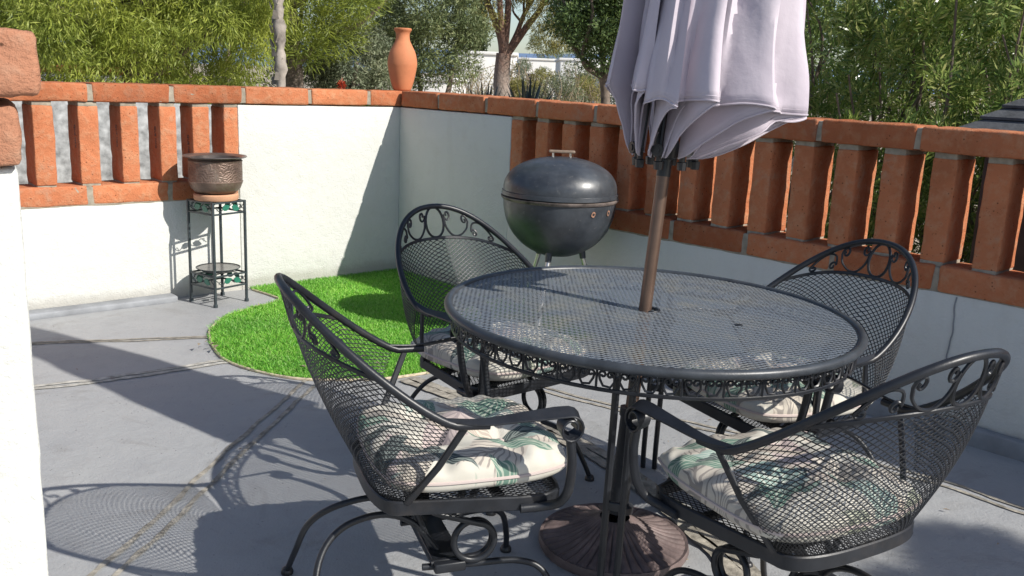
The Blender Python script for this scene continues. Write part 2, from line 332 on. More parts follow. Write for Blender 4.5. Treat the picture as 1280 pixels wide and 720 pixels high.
# ------------------------------------------------------------------ object helpers
def tag(o, label=None, cat=None, group=None, kind=None):
    if label: o['label'] = label
    if cat: o['category'] = cat
    if group: o['group'] = group
    if kind: o['kind'] = kind
    return o
def empty(name, loc, rz=0.0, label=None, cat=None, group=None):
    o = bpy.data.objects.new(name, None); COL.objects.link(o); o.empty_display_size = 0.1
    o.location = loc; o.rotation_euler = (0, 0, rz)
    return tag(o, label, cat, group)
def copy_tree(o, parent=None):
    c = o.copy(); COL.objects.link(c); c.parent = parent
    for ch in list(o.children): copy_tree(ch, c)
    return c
def mesh_np(name, V, Fq, mat, parent=None, smooth=False, uv=None, kind=None, nside=4):
    V = np.asarray(V, np.float32).reshape(-1, 3); Fq = np.asarray(Fq, np.int32).reshape(-1, nside)
    me = bpy.data.meshes.new(name)
    me.vertices.add(len(V)); me.vertices.foreach_set("co", V.ravel())
    nl = Fq.size; me.loops.add(nl); me.loops.foreach_set("vertex_index", Fq.ravel())
    me.polygons.add(len(Fq)); me.polygons.foreach_set("loop_start", np.arange(0, nl, nside, dtype=np.int32))
    me.polygons.foreach_set("loop_total", np.full(len(Fq), nside, np.int32))
    if smooth: me.polygons.foreach_set("use_smooth", np.ones(len(Fq), bool))
    me.materials.append(mat); me.update(calc_edges=True); me.validate()
    o = bpy.data.objects.new(name, me); COL.objects.link(o); o.parent = parent
    if kind: o['kind'] = kind
    return o

def crom(pts, n=8, closed=False):
    P = np.asarray(pts, float); N = len(P); out = []
    segs = N if closed else N - 1
    for i in range(segs):
        if closed: a, b, c, d = P[(i - 1) % N], P[i], P[(i + 1) % N], P[(i + 2) % N]
        else:
            b, c = P[i], P[i + 1]
            a = P[i - 1] if i > 0 else 2 * b - c
            d = P[i + 2] if i + 2 < N else 2 * c - b
        for k in range(n):
            t = k / n
            out.append(0.5 * (2 * b + (c - a) * t + (2 * a - 5 * b + 4 * c - d) * t * t + (3 * b - a - 3 * c + d) * t ** 3))
    if not closed: out.append(P[-1])
    return np.array(out)

class MB:
    def __init__(s): s.v = []; s.f = []
    def add(s, verts, faces):
        b = len(s.v); s.v.extend([tuple(map(float, q)) for q in verts]); s.f.extend([tuple(b + i for i in f) for f in faces])
    def tube(s, pts, r, n=8, closed=False, up0=None):
        P = np.asarray(pts, float); N = len(P)
        rr = np.full(N, r) if np.isscalar(r) else np.asarray(r, float)
        T = np.zeros_like(P)
        if closed: T = np.roll(P, -1, 0) - np.roll(P, 1, 0)
        else: T[1:-1] = P[2:] - P[:-2]; T[0] = P[1] - P[0]; T[-1] = P[-1] - P[-2]
        T /= (np.linalg.norm(T, axis=1)[:, None] + 1e-12)
        u = np.array(up0 if up0 is not None else ([0, 0, 1] if abs(T[0][2]) < 0.9 else [1, 0, 0]), float)
        U = []
        for i in range(N):
            u = u - T[i] * (u @ T[i]); u /= (np.linalg.norm(u) + 1e-12); U.append(u.copy())
        U = np.array(U); W = np.cross(T, U)
        a = np.linspace(0, 2 * np.pi, n, endpoint=False)
        V = (P[:, None] + rr[:, None, None] * (np.cos(a)[None, :, None] * U[:, None] + np.sin(a)[None, :, None] * W[:, None])).reshape(-1, 3)
        F = []
        for i in range(N if closed else N - 1):
            j = (i + 1) % N
            for k in range(n):
                l = (k + 1) % n; F.append((i * n + k, i * n + l, j * n + l, j * n + k))
        if not closed: F.append(tuple(range(n - 1, -1, -1))); F.append(tuple((N - 1) * n + k for k in range(n)))
        s.add(V, F); return s
    def strap(s, pts, side, w, t, closed=False):
        """flat bar: width w along 'side' (vector or one per point), thickness t"""
        P = np.asarray(pts, float); N = len(P)
        T = np.zeros_like(P)
        if closed: T = np.roll(P, -1, 0) - np.roll(P, 1, 0)
        else: T[1:-1] = P[2:] - P[:-2]; T[0] = P[1] - P[0]; T[-1] = P[-1] - P[-2]
        T /= (np.linalg.norm(T, axis=1)[:, None] + 1e-12)
        S = np.tile(np.asarray(side, float), (N, 1)) if np.ndim(side) == 1 else np.asarray(side, float)
        S = S - T * np.sum(S * T, 1)[:, None]; S /= np.linalg.norm(S, axis=1)[:, None]
        Nn = np.cross(T, S); w2 = (np.full(N, w) if np.isscalar(w) else np.asarray(w))[:, None] / 2; t2 = t / 2; c = min(t2 * 0.6, 0.003)
        ring = [P + S * (w2 - c) + Nn * t2, P + S * w2 + Nn * (t2 - c), P + S * w2 - Nn * (t2 - c), P + S * (w2 - c) - Nn * t2,
                P - S * (w2 - c) - Nn * t2, P - S * w2 - Nn * (t2 - c), P - S * w2 + Nn * (t2 - c), P - S * (w2 - c) + Nn * t2]
        V = np.stack(ring, 1).reshape(-1, 3); n = 8; F = []
        for i in range(N if closed else N - 1):
            j = (i + 1) % N
            for k in range(n):
                l = (k + 1) % n; F.append((i * n + k, j * n + k, j * n + l, i * n + l))
        if not closed: F.append(tuple(range(n))); F.append(tuple((N - 1) * n + k for k in range(n - 1, -1, -1)))
        s.add(V, F); return s
    def lathe(s, prof, n=32, c=(0, 0, 0), capb=False, capt=False):
        P = np.asarray(prof, float); a = np.linspace(0, 2 * np.pi, n, endpoint=False); N = len(P)
        V = np.stack([c[0] + P[:, 0][:, None] * np.cos(a), c[1] + P[:, 0][:, None] * np.sin(a), c[2] + np.repeat(P[:, 1][:, None], n, 1)], 2).reshape(-1, 3)
        F = []
        for i in range(N - 1):
            for k in range(n):
                l = (k + 1) % n; F.append((i * n + k, i * n + l, (i + 1) * n + l, (i + 1) * n + k))
        if capb: F.append(tuple(range(n - 1, -1, -1)))
        if capt: F.append(tuple((N - 1) * n + k for k in range(n)))
        s.add(V, F); return s
    def rbox(s, c, half, ax=None, r=0.006, div=0.07, rough=0.0, nscale=9.0, seed=0.0, warp=0.0):
        """a box with rounded, slightly uneven edges; ax: rows are its axes"""
        ax = np.eye(3) if ax is None else np.asarray(ax, float); half = np.asarray(half, float); c = np.asarray(c, float)
        r = min(r, half.min() * 0.9)
        g = []
        for h in half:
            m = max(1, int(round(2 * (h - r) / div)))
            g.append(np.concatenate([[-h, -h + 0.3 * r], np.linspace(-h + r, h - r, m + 1), [h - 0.3 * r, h]]))
        idx = {}; V = []; F = []
        def vid(i, j, k):
            key = (i, j, k)
            if key not in idx:
                p = np.array([g[0][i], g[1][j], g[2][k]])
                q = np.clip(p, -(half - r), half - r); d = p - q; L = np.linalg.norm(d)
                if L > 1e-9: p = q + d / L * r * min(1.0, L / r if False else 1.0)
                wp = p @ ax + c
                if rough:
                    nz = mnoise.noise(Vector(wp * nscale + seed)) + 0.5 * mnoise.noise(Vector(wp * nscale * 3.1 + seed * 1.7))
                    dirn = (d / L) if L > 1e-9 else p / np.linalg.norm(p)
                    wp = wp + (dirn @ ax) * nz * rough
                idx[key] = len(V); V.append(wp)
            return idx[key]
        n = [len(x) for x in g]
        for a in range(3):
            b, d = (a + 1) % 3, (a + 2) % 3
            for side in (0, n[a] - 1):
                for i in range(n[b] - 1):
                    for j in range(n[d] - 1):
                        q = []
                        for (ii, jj) in ((i, j), (i + 1, j), (i + 1, j + 1), (i, j + 1)):
                            k3 = [0, 0, 0]; k3[a] = side; k3[b] = ii; k3[d] = jj; q.append(vid(*k3))
                        F.append(tuple(q) if side else tuple(q[::-1]))
        s.add(V, F); return s
    def build(s, name, mat, parent=None, smooth=True, off=None, uv=None, kind=None):
        me = bpy.data.meshes.new(name)
        V = s.v if off is None else [(a - off[0], b - off[1], c - off[2]) for a, b, c in s.v]
        me.from_pydata(V, [], s.f); me.materials.append(mat)
        if smooth:
            me.polygons.foreach_set("use_smooth", np.ones(len(me.polygons), bool))
            try: me.set_sharp_from_angle(angle=R_(42))
            except Exception: pass
        me.update()
        o = bpy.data.objects.new(name, me); COL.objects.link(o); o.parent = parent
        if kind: o['kind'] = kind
        return o

def expanded_metal(fn, nu, nv, keep=0.74, thick=0.0022, mask=None, clampf=None):
    """diamond lattice over a surface fn(u,v)->(P,N); u,v in [0,1]; returns V,F(quads)"""
    I, J = np.meshgrid(np.arange(0, nu + 1), np.arange(0, nv + 1), indexing='ij')
    sel = ((I + J) % 2 == 0); ci, cj = I[sel].astype(float), J[sel].astype(float)
    if mask is not None:
        mk = mask(ci / nu, cj / nv); ci, cj = ci[mk], cj[mk]
    off = np.array([[1, 0], [0, 1], [-1, 0], [0, -1]], float)
    def pts(k):
        u = np.clip((ci[:, None] + off[None, :, 0] * k) / nu, 0, 1); v = np.clip((cj[:, None] + off[None, :, 1] * k) / nv, 0, 1)
        if clampf is not None: u, v = clampf(u, v)
        P, N = fn(u.ravel(), v.ravel()); return P.reshape(-1, 4, 3), N.reshape(-1, 4, 3)
    Po, No = pts(1.0); Pi, Ni = pts(keep)
    h = thick / 2
    V = np.concatenate([Po + No * h, Pi + Ni * h, Pi - Ni * h, Po - No * h], 1)       # 16 per cell
    n = len(V); base = (np.arange(n) * 16)[:, None, None]
    quads = []
    for k in range(4):
        l = (k + 1) % 4
        quads += [[k, l, 4 + l, 4 + k], [4 + k, 4 + l, 8 + l, 8 + k], [8 + k, 8 + l, 12 + l, 12 + k]]
    return V.reshape(-1, 3), (base + np.array(quads)[None]).reshape(-1, 4)

def spiral2d(cx, cy, r0, a0, turns, n=18, shrink=0.15):
    """points curling from radius r0 at angle a0 inwards"""
    t = np.linspace(0, 1, n); a = a0 + turns * 2 * np.pi * t; r = r0 * (1 - (1 - shrink) * t)
    return np.stack([cx + r * np.cos(a), cy + r * np.sin(a)], 1)

# ------------------------------------------------------------------ view-ray helper, used only to turn measured bearings into ground positions
def ground_at(px, depth, z=-0.03):
    d = rt2 * ((px - 640) / FPX) + fw
    return Vector((d.x / d.y * depth, depth, z))

# ------------------------------------------------------------------ the setting
A0 = np.array([-0.81827, 6.48486, 0.0])
DL = np.array([-0.74841, -0.66323, 0.0]); DR = np.array([0.68517, -0.72838, 0.0])
NL = np.array([DL[1], -DL[0], 0.0]) * 1.0     # towards the patio: (-.663, .748) flipped below
NL = -NL if NL @ (np.array([0, 0, 0]) - A0) < 0 else NL
NR = np.array([DR[1], -DR[0], 0.0]); NR = -NR if NR @ (np.array([0, 0, 0]) - A0) < 0 else NR
UPV = np.array([0, 0, 1.0])

def sheet(name, poly, z, mat, kind='structure'):
    me = bpy.data.meshes.new(name); me.from_pydata([(x, y, z) for x, y in poly], [], [tuple(range(len(poly)))]); me.materials.append(mat)
    o = bpy.data.objects.new(name, me); COL.objects.link(o); o['kind'] = kind; return o
gr = sheet('ground', [(-4000, -4000), (4000, -4000), (4000, 4000), (-4000, 4000)], -0.035, M['gravel'])
Lend = A0 + DL * 9; Rend = A0 + DR * 8.2
inner = A0 - (NL + NR) * 0.1
fl = sheet('patio_floor', [tuple(inner[:2]), tuple((Lend - NL * 0.1)[:2]), (-8.0, -5.0), (5.5, -5.0), tuple((Rend - NR * 0.1)[:2])], 0.0, M['concrete'])

# joints in the painted concrete: wobbly twin beads of filler
def joint_line(pts, z, mats, width=0.05, bead=0.0078):
    P = crom([(x, y, 0) for x, y in pts], 40); N = len(P)
    T = np.gradient(P, axis=0); T /= np.linalg.norm(T, axis=1)[:, None]; S = np.stack([-T[:, 1], T[:, 0], 0 * T[:, 0]], 1)
    mb = MB()
    for side in (-1, 1):
        w = np.array([mnoise.noise(Vector((p[0] * 7, p[1] * 7, side * 3.0))) for p in P]); w2 = np.array([mnoise.noise(Vector((p[0] * 23, p[1] * 23, side * 5.0))) for p in P])
        c = P + S * (side * width / 2 + 0.010 * w[:, None]); hw = bead * (1.15 + 0.5 * w2[:, None])
        hw = np.maximum(hw, 0.0015)
        a, b = c + S * hw, c - S * hw
        for i in range(N - 1):
            mb.add([a[i] + UPV * z, b[i] + UPV * z, b[i + 1] + UPV * z, a[i + 1] + UPV * z], [(0, 1, 2, 3)])
    o = mb.build('floor_joint', mats, None, False, kind='structure')
    return o
joint_line([(-1.34, 1.2), (-1.084, 2.305), (-0.985, 3.2), (-0.885, 4.00)], 0.004, M['joint'], 0.062)
joint_line([(-3.4, 3.15), (-2.028, 3.763), (-1.66, 3.99), (-1.337, 4.245)], 0.004, M['jointpale'], 0.040, 0.013)
joint_line([(-3.6, 3.9), (-2.347, 4.386), (-1.95, 4.50), (-1.56, 4.625)], 0.004, M['joint'], 0.030, 0.007)
joint_line([(0.1, 4.1), (0.2, 3.994), (0.535, 3.778), (1.0, 3.52), (1.553, 3.189), (1.78, 2.953), (2.4, 2.3)], 0.004, M['joint'], 0.045)
joint_line([(-0.46, 4.08), (0.30, 3.35), (0.675, 2.55), (0.80, 1.9), (0.86, 1.2)], 0.008, M['joint'], 0.05, 0.022)

# kerbs at the foot of the walls
def kerb(name, a, d, n, s0, s1, h, w):
    mb = MB(); c = a + d * (s0 + s1) / 2 + n * (w / 2) + UPV * (h / 2 - 0.004)
    mb.rbox(c, ((s1 - s0) / 2, w / 2, h / 2 + 0.004), [d, n, UPV], 0.012, 0.15, 0.004, 6)
    return mb.build(name, M['kerb'], None, True, kind='structure')
kerb('kerb_strip', A0, DL, NL, 1.62, 7.0, 0.035, 0.10)
kerb('kerb_strip', A0, DR, NR, 1.7, 7.5, 0.075, 0.055)

# ------------------------------------------------------------------ garden walls of stucco with brick balustrades
Z_TOP, Z_COP, Z_LOW_T, Z_LOW_B = 1.252, 1.145, 0.695, 0.585
TH = 0.20
def garden_wall(name, a, d, n, s_panel, s_end, joints, low_joints, bal, label, corner):
    root = empty(name, a, 0, label, 'garden wall'); root['kind'] = 'thing'
    off = a; ax = [d, n, UPV]; back = -n
    def box(mb, s0, s1, z0, z1, front=0.0, th=TH, r=0.006, **k):
        mb.rbox(a + d * (s0 + s1) / 2 + n * (front - th / 2) + UPV * (z0 + z1) / 2, ((s1 - s0) / 2, th / 2, (z1 - z0) / 2), ax, r, **k)
    st = MB(); e = corner
    box(st, e, s_panel, -0.02, Z_COP - 0.003, 0.0, TH, 0.006, div=0.25, rough=0.0025, nscale=3)
    box(st, s_panel + 0.0005, s_end, -0.02, Z_LOW_B, 0.0, TH, 0.006, div=0.25, rough=0.0025, nscale=3)
    st.build('stucco_panel', M['stucco'], root, True, off)
    cp = MB(); mo = MB(); g = 0.011
    for i in range(len(joints) - 1):
        jf = random.uniform(-0.005, 0.005)
        box(cp, joints[i] + g, joints[i + 1] - g, Z_COP + 0.004, Z_TOP + random.uniform(-0.004, 0.003), 0.010 + jf, TH + 0.02, 0.012, div=0.04, rough=0.0045, nscale=14, seed=i * 3.3)
    cp.build('coping', M['brick'], root, True, off)
    lc = MB()
    for i in range(len(low_joints) - 1):
        box(lc, low_joints[i] + g, low_joints[i + 1] - g, Z_LOW_B + 0.003, Z_LOW_T, 0.006 + random.uniform(-0.004, 0.004), TH + 0.008, 0.012, div=0.04, rough=0.0045, nscale=14, seed=i * 5.1 + 40)
    lc.build('lower_course', M['brick'], root, True, off)
    # mortar: set back a little behind the brick faces
    box(mo, joints[0] + 0.012, joints[-1] - 0.012, Z_COP + 0.010, Z_TOP - 0.010, 0.002, TH - 0.002, 0.003, div=0.05, rough=0.003, nscale=20)
    box(mo, s_panel + 0.001, s_end - 0.01, Z_LOW_B - 0.006, Z_LOW_T - 0.008, -0.001, TH - 0.006, 0.003, div=0.05, rough=0.003, nscale=20)
    for (s0, s1) in bal:
        for z0, z1 in ((Z_COP - 0.020, Z_COP + 0.008), (Z_LOW_T - 0.012, Z_LOW_T + 0.012)):
            box(mo, s0 + 0.004, s1 - 0.004, z0, z1, -0.010, TH - 0.018, 0.004, div=0.04, rough=0.004, nscale=22, seed=s0)
    mo.build('mortar', M['mortar'], root, True, off)
    for i, (s0, s1) in enumerate(bal):
        b = MB()
        box(b, s0, s1, Z_LOW_T + 0.008, Z_COP - 0.016, -0.004 + random.uniform(-0.006, 0.004), TH - 0.012, 0.009, div=0.04, rough=0.0045, nscale=13, seed=i * 2.7 + s0)
        b.build('baluster', M['brick'], root, True, off)
    return root
per = 0.447
lj = [-0.21, 0.02, 0.25, 0.69, 1.138, 1.577, 2.024, 2.481, 2.93, 3.38, 3.83, 4.28, 4.73, 5.18, 5.63, 6.08, 6.53, 6.98]
lj = lj[0:1] + lj[2:]
lbal = [(1.171, 1.263), (1.353, 1.456), (1.553, 1.650), (1.770, 1.868), (1.984, 2.090), (2.214, 2.320)] + [(2.43 + 0.213 * k, 2.53 + 0.213 * k) for k in range(20)]
ll = [1.174, 1.604, 2.052] + [2.052 + per * (k + 1) for k in range(11)]
lw = garden_wall('garden_wall', A0, DL, NL, 1.174, 6.95, lj, ll, lbal,
            'sunlit white stucco garden wall with brick balustrade behind the copper pot stand', -0.199)
rj = [0.014, 0.43, 0.896, 1.348, 1.804] + [1.804 + 0.4455 * (k + 1) for k in range(13)]
rj = [0.014 if i == 0 else x for i, x in enumerate(rj)]
rbal = [(1.127 + 0.2103 * k, 1.127 + 0.2103 * k + 0.10) for k in range(29)]
rl = [1.127, 1.50, 1.93, 2.372, 2.815, 3.27, 3.734] + [3.734 + 0.452 * (k + 1) for k in range(7)]
rw = garden_wall('garden_wall', A0, DR, NR, 1.127, 6.9, rj, rl, rbal,
            'shaded white stucco garden wall with brick balusters behind the kettle grill and umbrella', 0.0005)
for k_, word in ((1, 'QUE MEX'), (2, 'QUE MEX'), (3, 'QUE MEX'), (4, 'QUE MEX')):
    s1 = lbal[k_][1]; cu = bpy.data.curves.new('stamped_lettering', 'FONT'); cu.body = word; cu.size = 0.030; cu.extrude = 0.0006; cu.align_x = 'CENTER'; cu.align_y = 'CENTER'
    tmp = bpy.data.objects.new('lettering_source', cu); COL.objects.link(tmp); bpy.context.view_layer.update()
    me_ = bpy.data.meshes.new_from_object(tmp.evaluated_get(bpy.context.evaluated_depsgraph_get())); bpy.data.objects.remove(tmp)
    me_.materials.clear(); me_.materials.append(M['dark']); o = bpy.data.objects.new('stamped_lettering', me_); COL.objects.link(o); o.parent = lw
    xa, ya = -UPV, NL * 1.0; za = np.cross(xa, ya)
    if za @ DL < 0: ya = -ya; za = np.cross(xa, ya)
    p = DL * (s1 + 0.0008) - NL * 0.075 + UPV * (0.96 if k_ > 2 else 0.90 + 0.05 * (k_ == 2))
    o.matrix_local = Matrix(((xa[0], ya[0], za[0], p[0]), (xa[1], ya[1], za[1], p[1]), (xa[2], ya[2], za[2], p[2]), (0, 0, 0, 1)))
# hairline crack down the shaded stucco
cr = MB(); pts = [A0 + DR * (3.83 + 0.004 * math.sin(z * 31) + 0.006 * mnoise.noise(Vector((z * 20, 0, 1)))) + NR * 0.0035 + UPV * z for z in np.linspace(0.30, 0.58, 24)]
cr.strap(pts, DR, 0.006, 0.003).build('crack', M['kerb'], rw, False, A0)

# the near wall end on the left: stucco with two stepped bricks
pc = np.array([-0.83, 1.55, 0.0])
pil = empty('gate_pillar', pc, 0, 'rough white stucco pillar end topped by two stepped pinkish bricks', 'pillar')
PD = np.array([-0.866, -0.5, 0]); PN = np.array([0.5, -0.866, 0]); ax = [PD, PN, UPV]
mb = MB(); mb.rbox(pc + PD * 0.4 - PN * 0.15 + UPV * 0.59, (0.4, 0.15, 0.608), ax, 0.012, 0.05, 0.002, 20); mb.build('stucco_shaft', M['stucco'], pil, True, pc)
bpts = [(-0.006, 1.201, 1.300, 0.012), (-0.040, 1.316, 1.420, 0.030)]
for i, (s0, z0, z1, fr) in enumerate(bpts):
    mb = MB(); mb.rbox(pc + PD * (s0 + 0.215) - PN * (0.15 - fr) + UPV * (z0 + z1) / 2, (0.215, 0.16, (z1 - z0) / 2), ax, 0.012, 0.016, 0.006, 22, i * 4.0)
    mb.rbox(pc + PD * (s0 + 0.665) - PN * (0.15 - fr) + UPV * (z0 + z1) / 2, (0.225, 0.16, (z1 - z0) / 2), ax, 0.012, 0.03, 0.005, 22, i * 4.0 + 9)
    mb.build('brick_course', M['pillar_brick'], pil, True, pc)
mb = MB(); mb.rbox(pc + PD * 0.42 - PN * 0.17 + UPV * 1.30, (0.40, 0.13, 0.10), ax, 0.006, 0.05, 0.003, 20); mb.build('mortar', M['mortar'], pil, True, pc)

# ------------------------------------------------------------------ turf
edge_pts = [(-1.63, 5.70), (-1.46, 5.545), (-1.405, 5.47), (-1.43, 5.36), (-1.50, 5.25), (-1.59, 5.03), (-1.595, 4.80), (-1.56, 4.65), (-1.47, 4.44), (-1.355, 4.25), (-1.20, 4.12), (-1.01, 4.03), (-0.86, 4.012),
            (-0.60, 4.055), (-0.40, 4.165), (-0.22, 4.32), (-0.05, 4.53), (0.10, 4.72), (0.30, 4.80), (0.46, 4.90)]
E2 = crom([(x, y, 0) for x, y in edge_pts], 8)[:, :2]
poly = [tuple(p) for p in E2] + [tuple((A0 + DR * 1.62 + NR * 0.004)[:2]), tuple((A0 + NL * 0.004 + NR * 0.004)[:2]), tuple((A0 + DL * 1.12 + NL * 0.004)[:2])]
tb = sheet('turf_backing', poly, 0.005, M['turfbase'])
eb = MB(); eb.strap([(x, y, 0.006) for x, y in E2], (0, 0, 1), 0.012, 0.012); eb.build('turf_edge', M['turfedge'], None, False, kind='structure')
def in_poly(X, Y, poly):
    P = np.array(poly); ins = np.zeros(len(X), bool); j = len(P) - 1
    for i in range(len(P)):
        xi, yi, xj, yj = *P[i], *P[j]
        c = ((yi > Y) != (yj > Y)) & (X < (xj - xi) * (Y - yi) / (yj - yi + 1e-12) + xi); ins ^= c; j = i
    return ins
NB = 200000
X = rng.uniform(-1.75, 0.6, NB); Y = rng.uniform(3.9, 6.55, NB); k = in_poly(X, Y, poly); X, Y = X[k], Y[k]; n = len(X)
az = rng.uniform(0, 2 * np.pi, n); lean = rng.normal(0, 0.013, (n, 2)); hgt = rng.uniform(0.008, 0.022, n); w = rng.uniform(0.0012, 0.0022, n)
dx, dy = np.cos(az) * w, np.sin(az) * w; zb = np.full(n, 0.005)
V = np.stack([np.stack([X - dx, Y - dy, zb], 1), np.stack([X + dx, Y + dy, zb], 1), np.stack([X + dx * 0.6 + lean[:, 0], Y + dy * 0.6 + lean[:, 1], zb + hgt], 1), np.stack([X - dx * 0.6 + lean[:, 0], Y - dy * 0.6 + lean[:, 1], zb + hgt], 1)], 1)
grass = mesh_np('artificial_grass', V, np.arange(n * 4).reshape(-1, 4), M['turf'], None, kind='stuff')
tag(grass, 'bright green artificial grass filling the curved bed in the wall corner', 'grass')
# fallen dry leaves at the rim of the turf
lv = []
for (x, y) in [(-1.46, 4.40), (-1.43, 4.36), (-1.50, 4.43), (-0.95, 4.10), (-0.70, 4.30), (-1.05, 4.55), (-0.88, 4.75), (-1.45, 5.2), (-0.62, 4.2), (-1.52, 4.38), (-0.8, 4.18)]:
    a = random.uniform(0, 6.28); L = random.uniform(0.015, 0.03); c, s_ = math.cos(a) * L, math.sin(a) * L
    lv += [(x - c, y - s_, 0.034), (x - s_ * 0.4, y + c * 0.4, 0.042), (x + c, y + s_, 0.036), (x + s_ * 0.4, y - c * 0.4, 0.044)]
o = mesh_np('fallen_leaves', lv, np.arange(len(lv)).reshape(-1, 4), M['twig'], None, kind='stuff'); tag(o, 'dry brown fallen leaves scattered on the green turf', 'leaves')

lv = []; gd = random.Random(5)
for i in range(70):
    x, y = gd.uniform(-2.0, 1.6), gd.uniform(1.9, 4.6)
    if i < 40: x, y = gd.uniform(0.2, 0.95), gd.uniform(1.9, 3.5)
    a = gd.uniform(0, 6.28); L = gd.uniform(0.004, 0.014); c, s_ = math.cos(a) * L, math.sin(a) * L
    lv += [(x - c, y - s_, 0.010), (x - s_ * 0.35, y + c * 0.35, 0.013), (x + c, y + s_, 0.010), (x + s_ * 0.35, y - c * 0.35, 0.014)]
o = mesh_np('floor_litter', lv, np.arange(len(lv)).reshape(-1, 4), M['twig'], None, kind='stuff'); tag(o, 'tiny dry leaf bits scattered over the grey patio floor', 'leaves')

# ------------------------------------------------------------------ patio table
TC = np.array([0.40, 2.68, 0.0]); TR = 0.602; TZ = 0.722
table = empty('patio_table', TC, 0, 'round black wrought iron mesh patio table with a scrolled skirt and umbrella hole', 'table')
table.rotation_euler = (R_(0.0), R_(0.9), 0)
def top_fn(u, v):
    x = (u - 0.5) * 2 * TR; y = (v - 0.5) * 2 * TR
    P = np.stack([x, y, np.full_like(x, TZ)], 1); return P, np.tile([0, 0, 1.0], (len(x), 1))
RI = TR - 0.012; HR = 0.026
def tclamp(u, v):
    x = u - 0.5; y = v - 0.5; r = np.sqrt(x * x + y * y) * 2 * TR + 1e-9
    k = np.where(r > RI, RI / r, 1.0); k2 = np.where(r < HR, HR / r, 1.0); k = k * k2
    return 0.5 + x * k, 0.5 + y * k
def tmask(u, v):
    r = np.hypot(u - 0.5, v - 0.5) * 2 * TR; return (r < RI + 0.002) & (r > HR - 0.002)
V, F = expanded_metal(top_fn, 90, 148, 0.735, 0.0010, tmask, tclamp)
mesh_np('mesh_top', V, F, M['top'], table)
th = np.linspace(0, 2 * np.pi, 128, endpoint=False)
circ = lambda r, z: np.stack([r * np.cos(th), r * np.sin(th), np.full_like(th, z)], 1)
mb = MB(); mb.tube(circ(TR - 0.006, TZ - 0.004), 0.0135, 10, True); mb.build('rim', M['iron_grey'], table)
mb = MB(); mb.tube(circ(0.026, TZ), 0.005, 8, True); mb.build('hole_ring', M['iron'], table)
mb = MB(); mb.lathe([(0.012, TZ - 0.004), (0.013, TZ + 0.001), (0.007, TZ + 0.003), (0.0, TZ + 0.002)], 14, (0.235, -0.12, 0)); mb.build('hole_cap', M['black'], table)
mb = MB(); mb.strap(circ(TR - 0.018, TZ - 0.068), (0, 0, 1), 0.010, 0.006, True); mb.build('skirt_rail', M['iron'], table)
sk = MB(); nunit = 36; rs = TR - 0.018; Hs = 0.052
def skirt_pt(a, h): return (rs * math.cos(a), rs * math.sin(a), TZ - 0.064 + h * Hs)
for iu in range(nunit):
    a0 = 2 * math.pi * iu / nunit; da = 2 * math.pi / nunit
    W = da * rs
    def put(p2, r=0.0034):
        sk.tube([skirt_pt(a0 + x / rs, h / Hs) for x, h in p2], r, 5)
    for m in (1, -1):
        cx = W / 2
        body = np.concatenate([spiral2d(cx + m * 0.017, 0.034, 0.010, R_(200) if m > 0 else R_(-20), -m * 1.1, 12, 0.35)[::-1],
                               np.array([[cx + m * 0.006, 0.020], [cx + m * 0.016, 0.004], [cx + m * 0.034, 0.006], [cx + m * 0.043, 0.022]]),
                               spiral2d(cx + m * 0.036, 0.034, 0.009, 0 if m > 0 else math.pi, m * 1.0, 12, 0.35)])
        put(body)
    put([(W / 2 + 0.005 * math.cos(t), 0.040 + 0.008 * math.sin(t)) for t in np.linspace(0, 6.28, 9)], 0.003)
    put([(0, 0), (0, Hs)], 0.0035)
sk.build('skirt_scrollwork', M['iron'], table)
for ang in (-104, -14, 76, 166):
    lg = MB()
    for dd in (-0.021, 0.021):
        a = R_(ang); c = np.array([0.50 * math.cos(a) - math.sin(a) * dd, 0.50 * math.sin(a) + math.cos(a) * dd, 0])
        lg.tube(crom([c + (math.cos(a) * 0.075, math.sin(a) * 0.075, TZ - 0.03), c + (math.cos(a) * 0.012, math.sin(a) * 0.012, TZ - 0.05), c + (0, 0, TZ - 0.12), c + (0, 0, 0.3), c + (0, 0, 0.10), c + (math.cos(a) * 0.03, math.sin(a) * 0.03, 0.0)], 6), 0.0095, 8)
    c = np.array([0.50 * math.cos(a), 0.50 * math.sin(a), 0])
    lg.rbox(c + (0, 0, 0.32), (0.03, 0.006, 0.012), [(-math.sin(a), math.cos(a), 0), (math.cos(a), math.sin(a), 0), (0, 0, 1)], 0.003, 0.03)
    lg.build('leg', M['iron'], table)

# ------------------------------------------------------------------ umbrella base and umbrella
UB = np.array([0.340, 2.600, 0.0]); ULEAN = np.array([0.075, 0.095, 1.0])
ub = empty('umbrella_base', UB, 0, 'rusty brown fluted cast iron umbrella base under the round table', 'umbrella base')
nf = 40; rr_ = np.linspace(0.045, 0.215, 14); th2 = np.linspace(0, 2 * np.pi, nf * 6, endpoint=False)
V = []; F = []
for i, r in enumerate(rr_):
    t = (r - 0.045) / 0.17
    z = 0.070 * (1 - t) ** 2.0 + 0.026 + 0.010 * (t > 0.96) * 0
    fl_ = 0.008 * min(1, t * 3) * (1 if t < 0.93 else 0.2)
    for a in th2: V.append((r * math.cos(a), r * math.sin(a), z + fl_ * abs(math.sin(a * nf / 2)) ** 0.7))
n2 = len(th2)
for i in range(len(rr_) - 1):
    for k in range(n2): F.append((i * n2 + k, i * n2 + (k + 1) % n2, (i + 1) * n2 + (k + 1) % n2, (i + 1) * n2 + k))
mb = MB(); mb.add(V, F); mb.lathe([(0.215, 0.027), (0.224, 0.03), (0.228, 0.012), (0.222, 0.0)], 96); mb.build('base_plate', M['castiron'], ub)
mb = MB()
LN = lambda z: np.array([ULEAN[0] * z, ULEAN[1] * z, z])
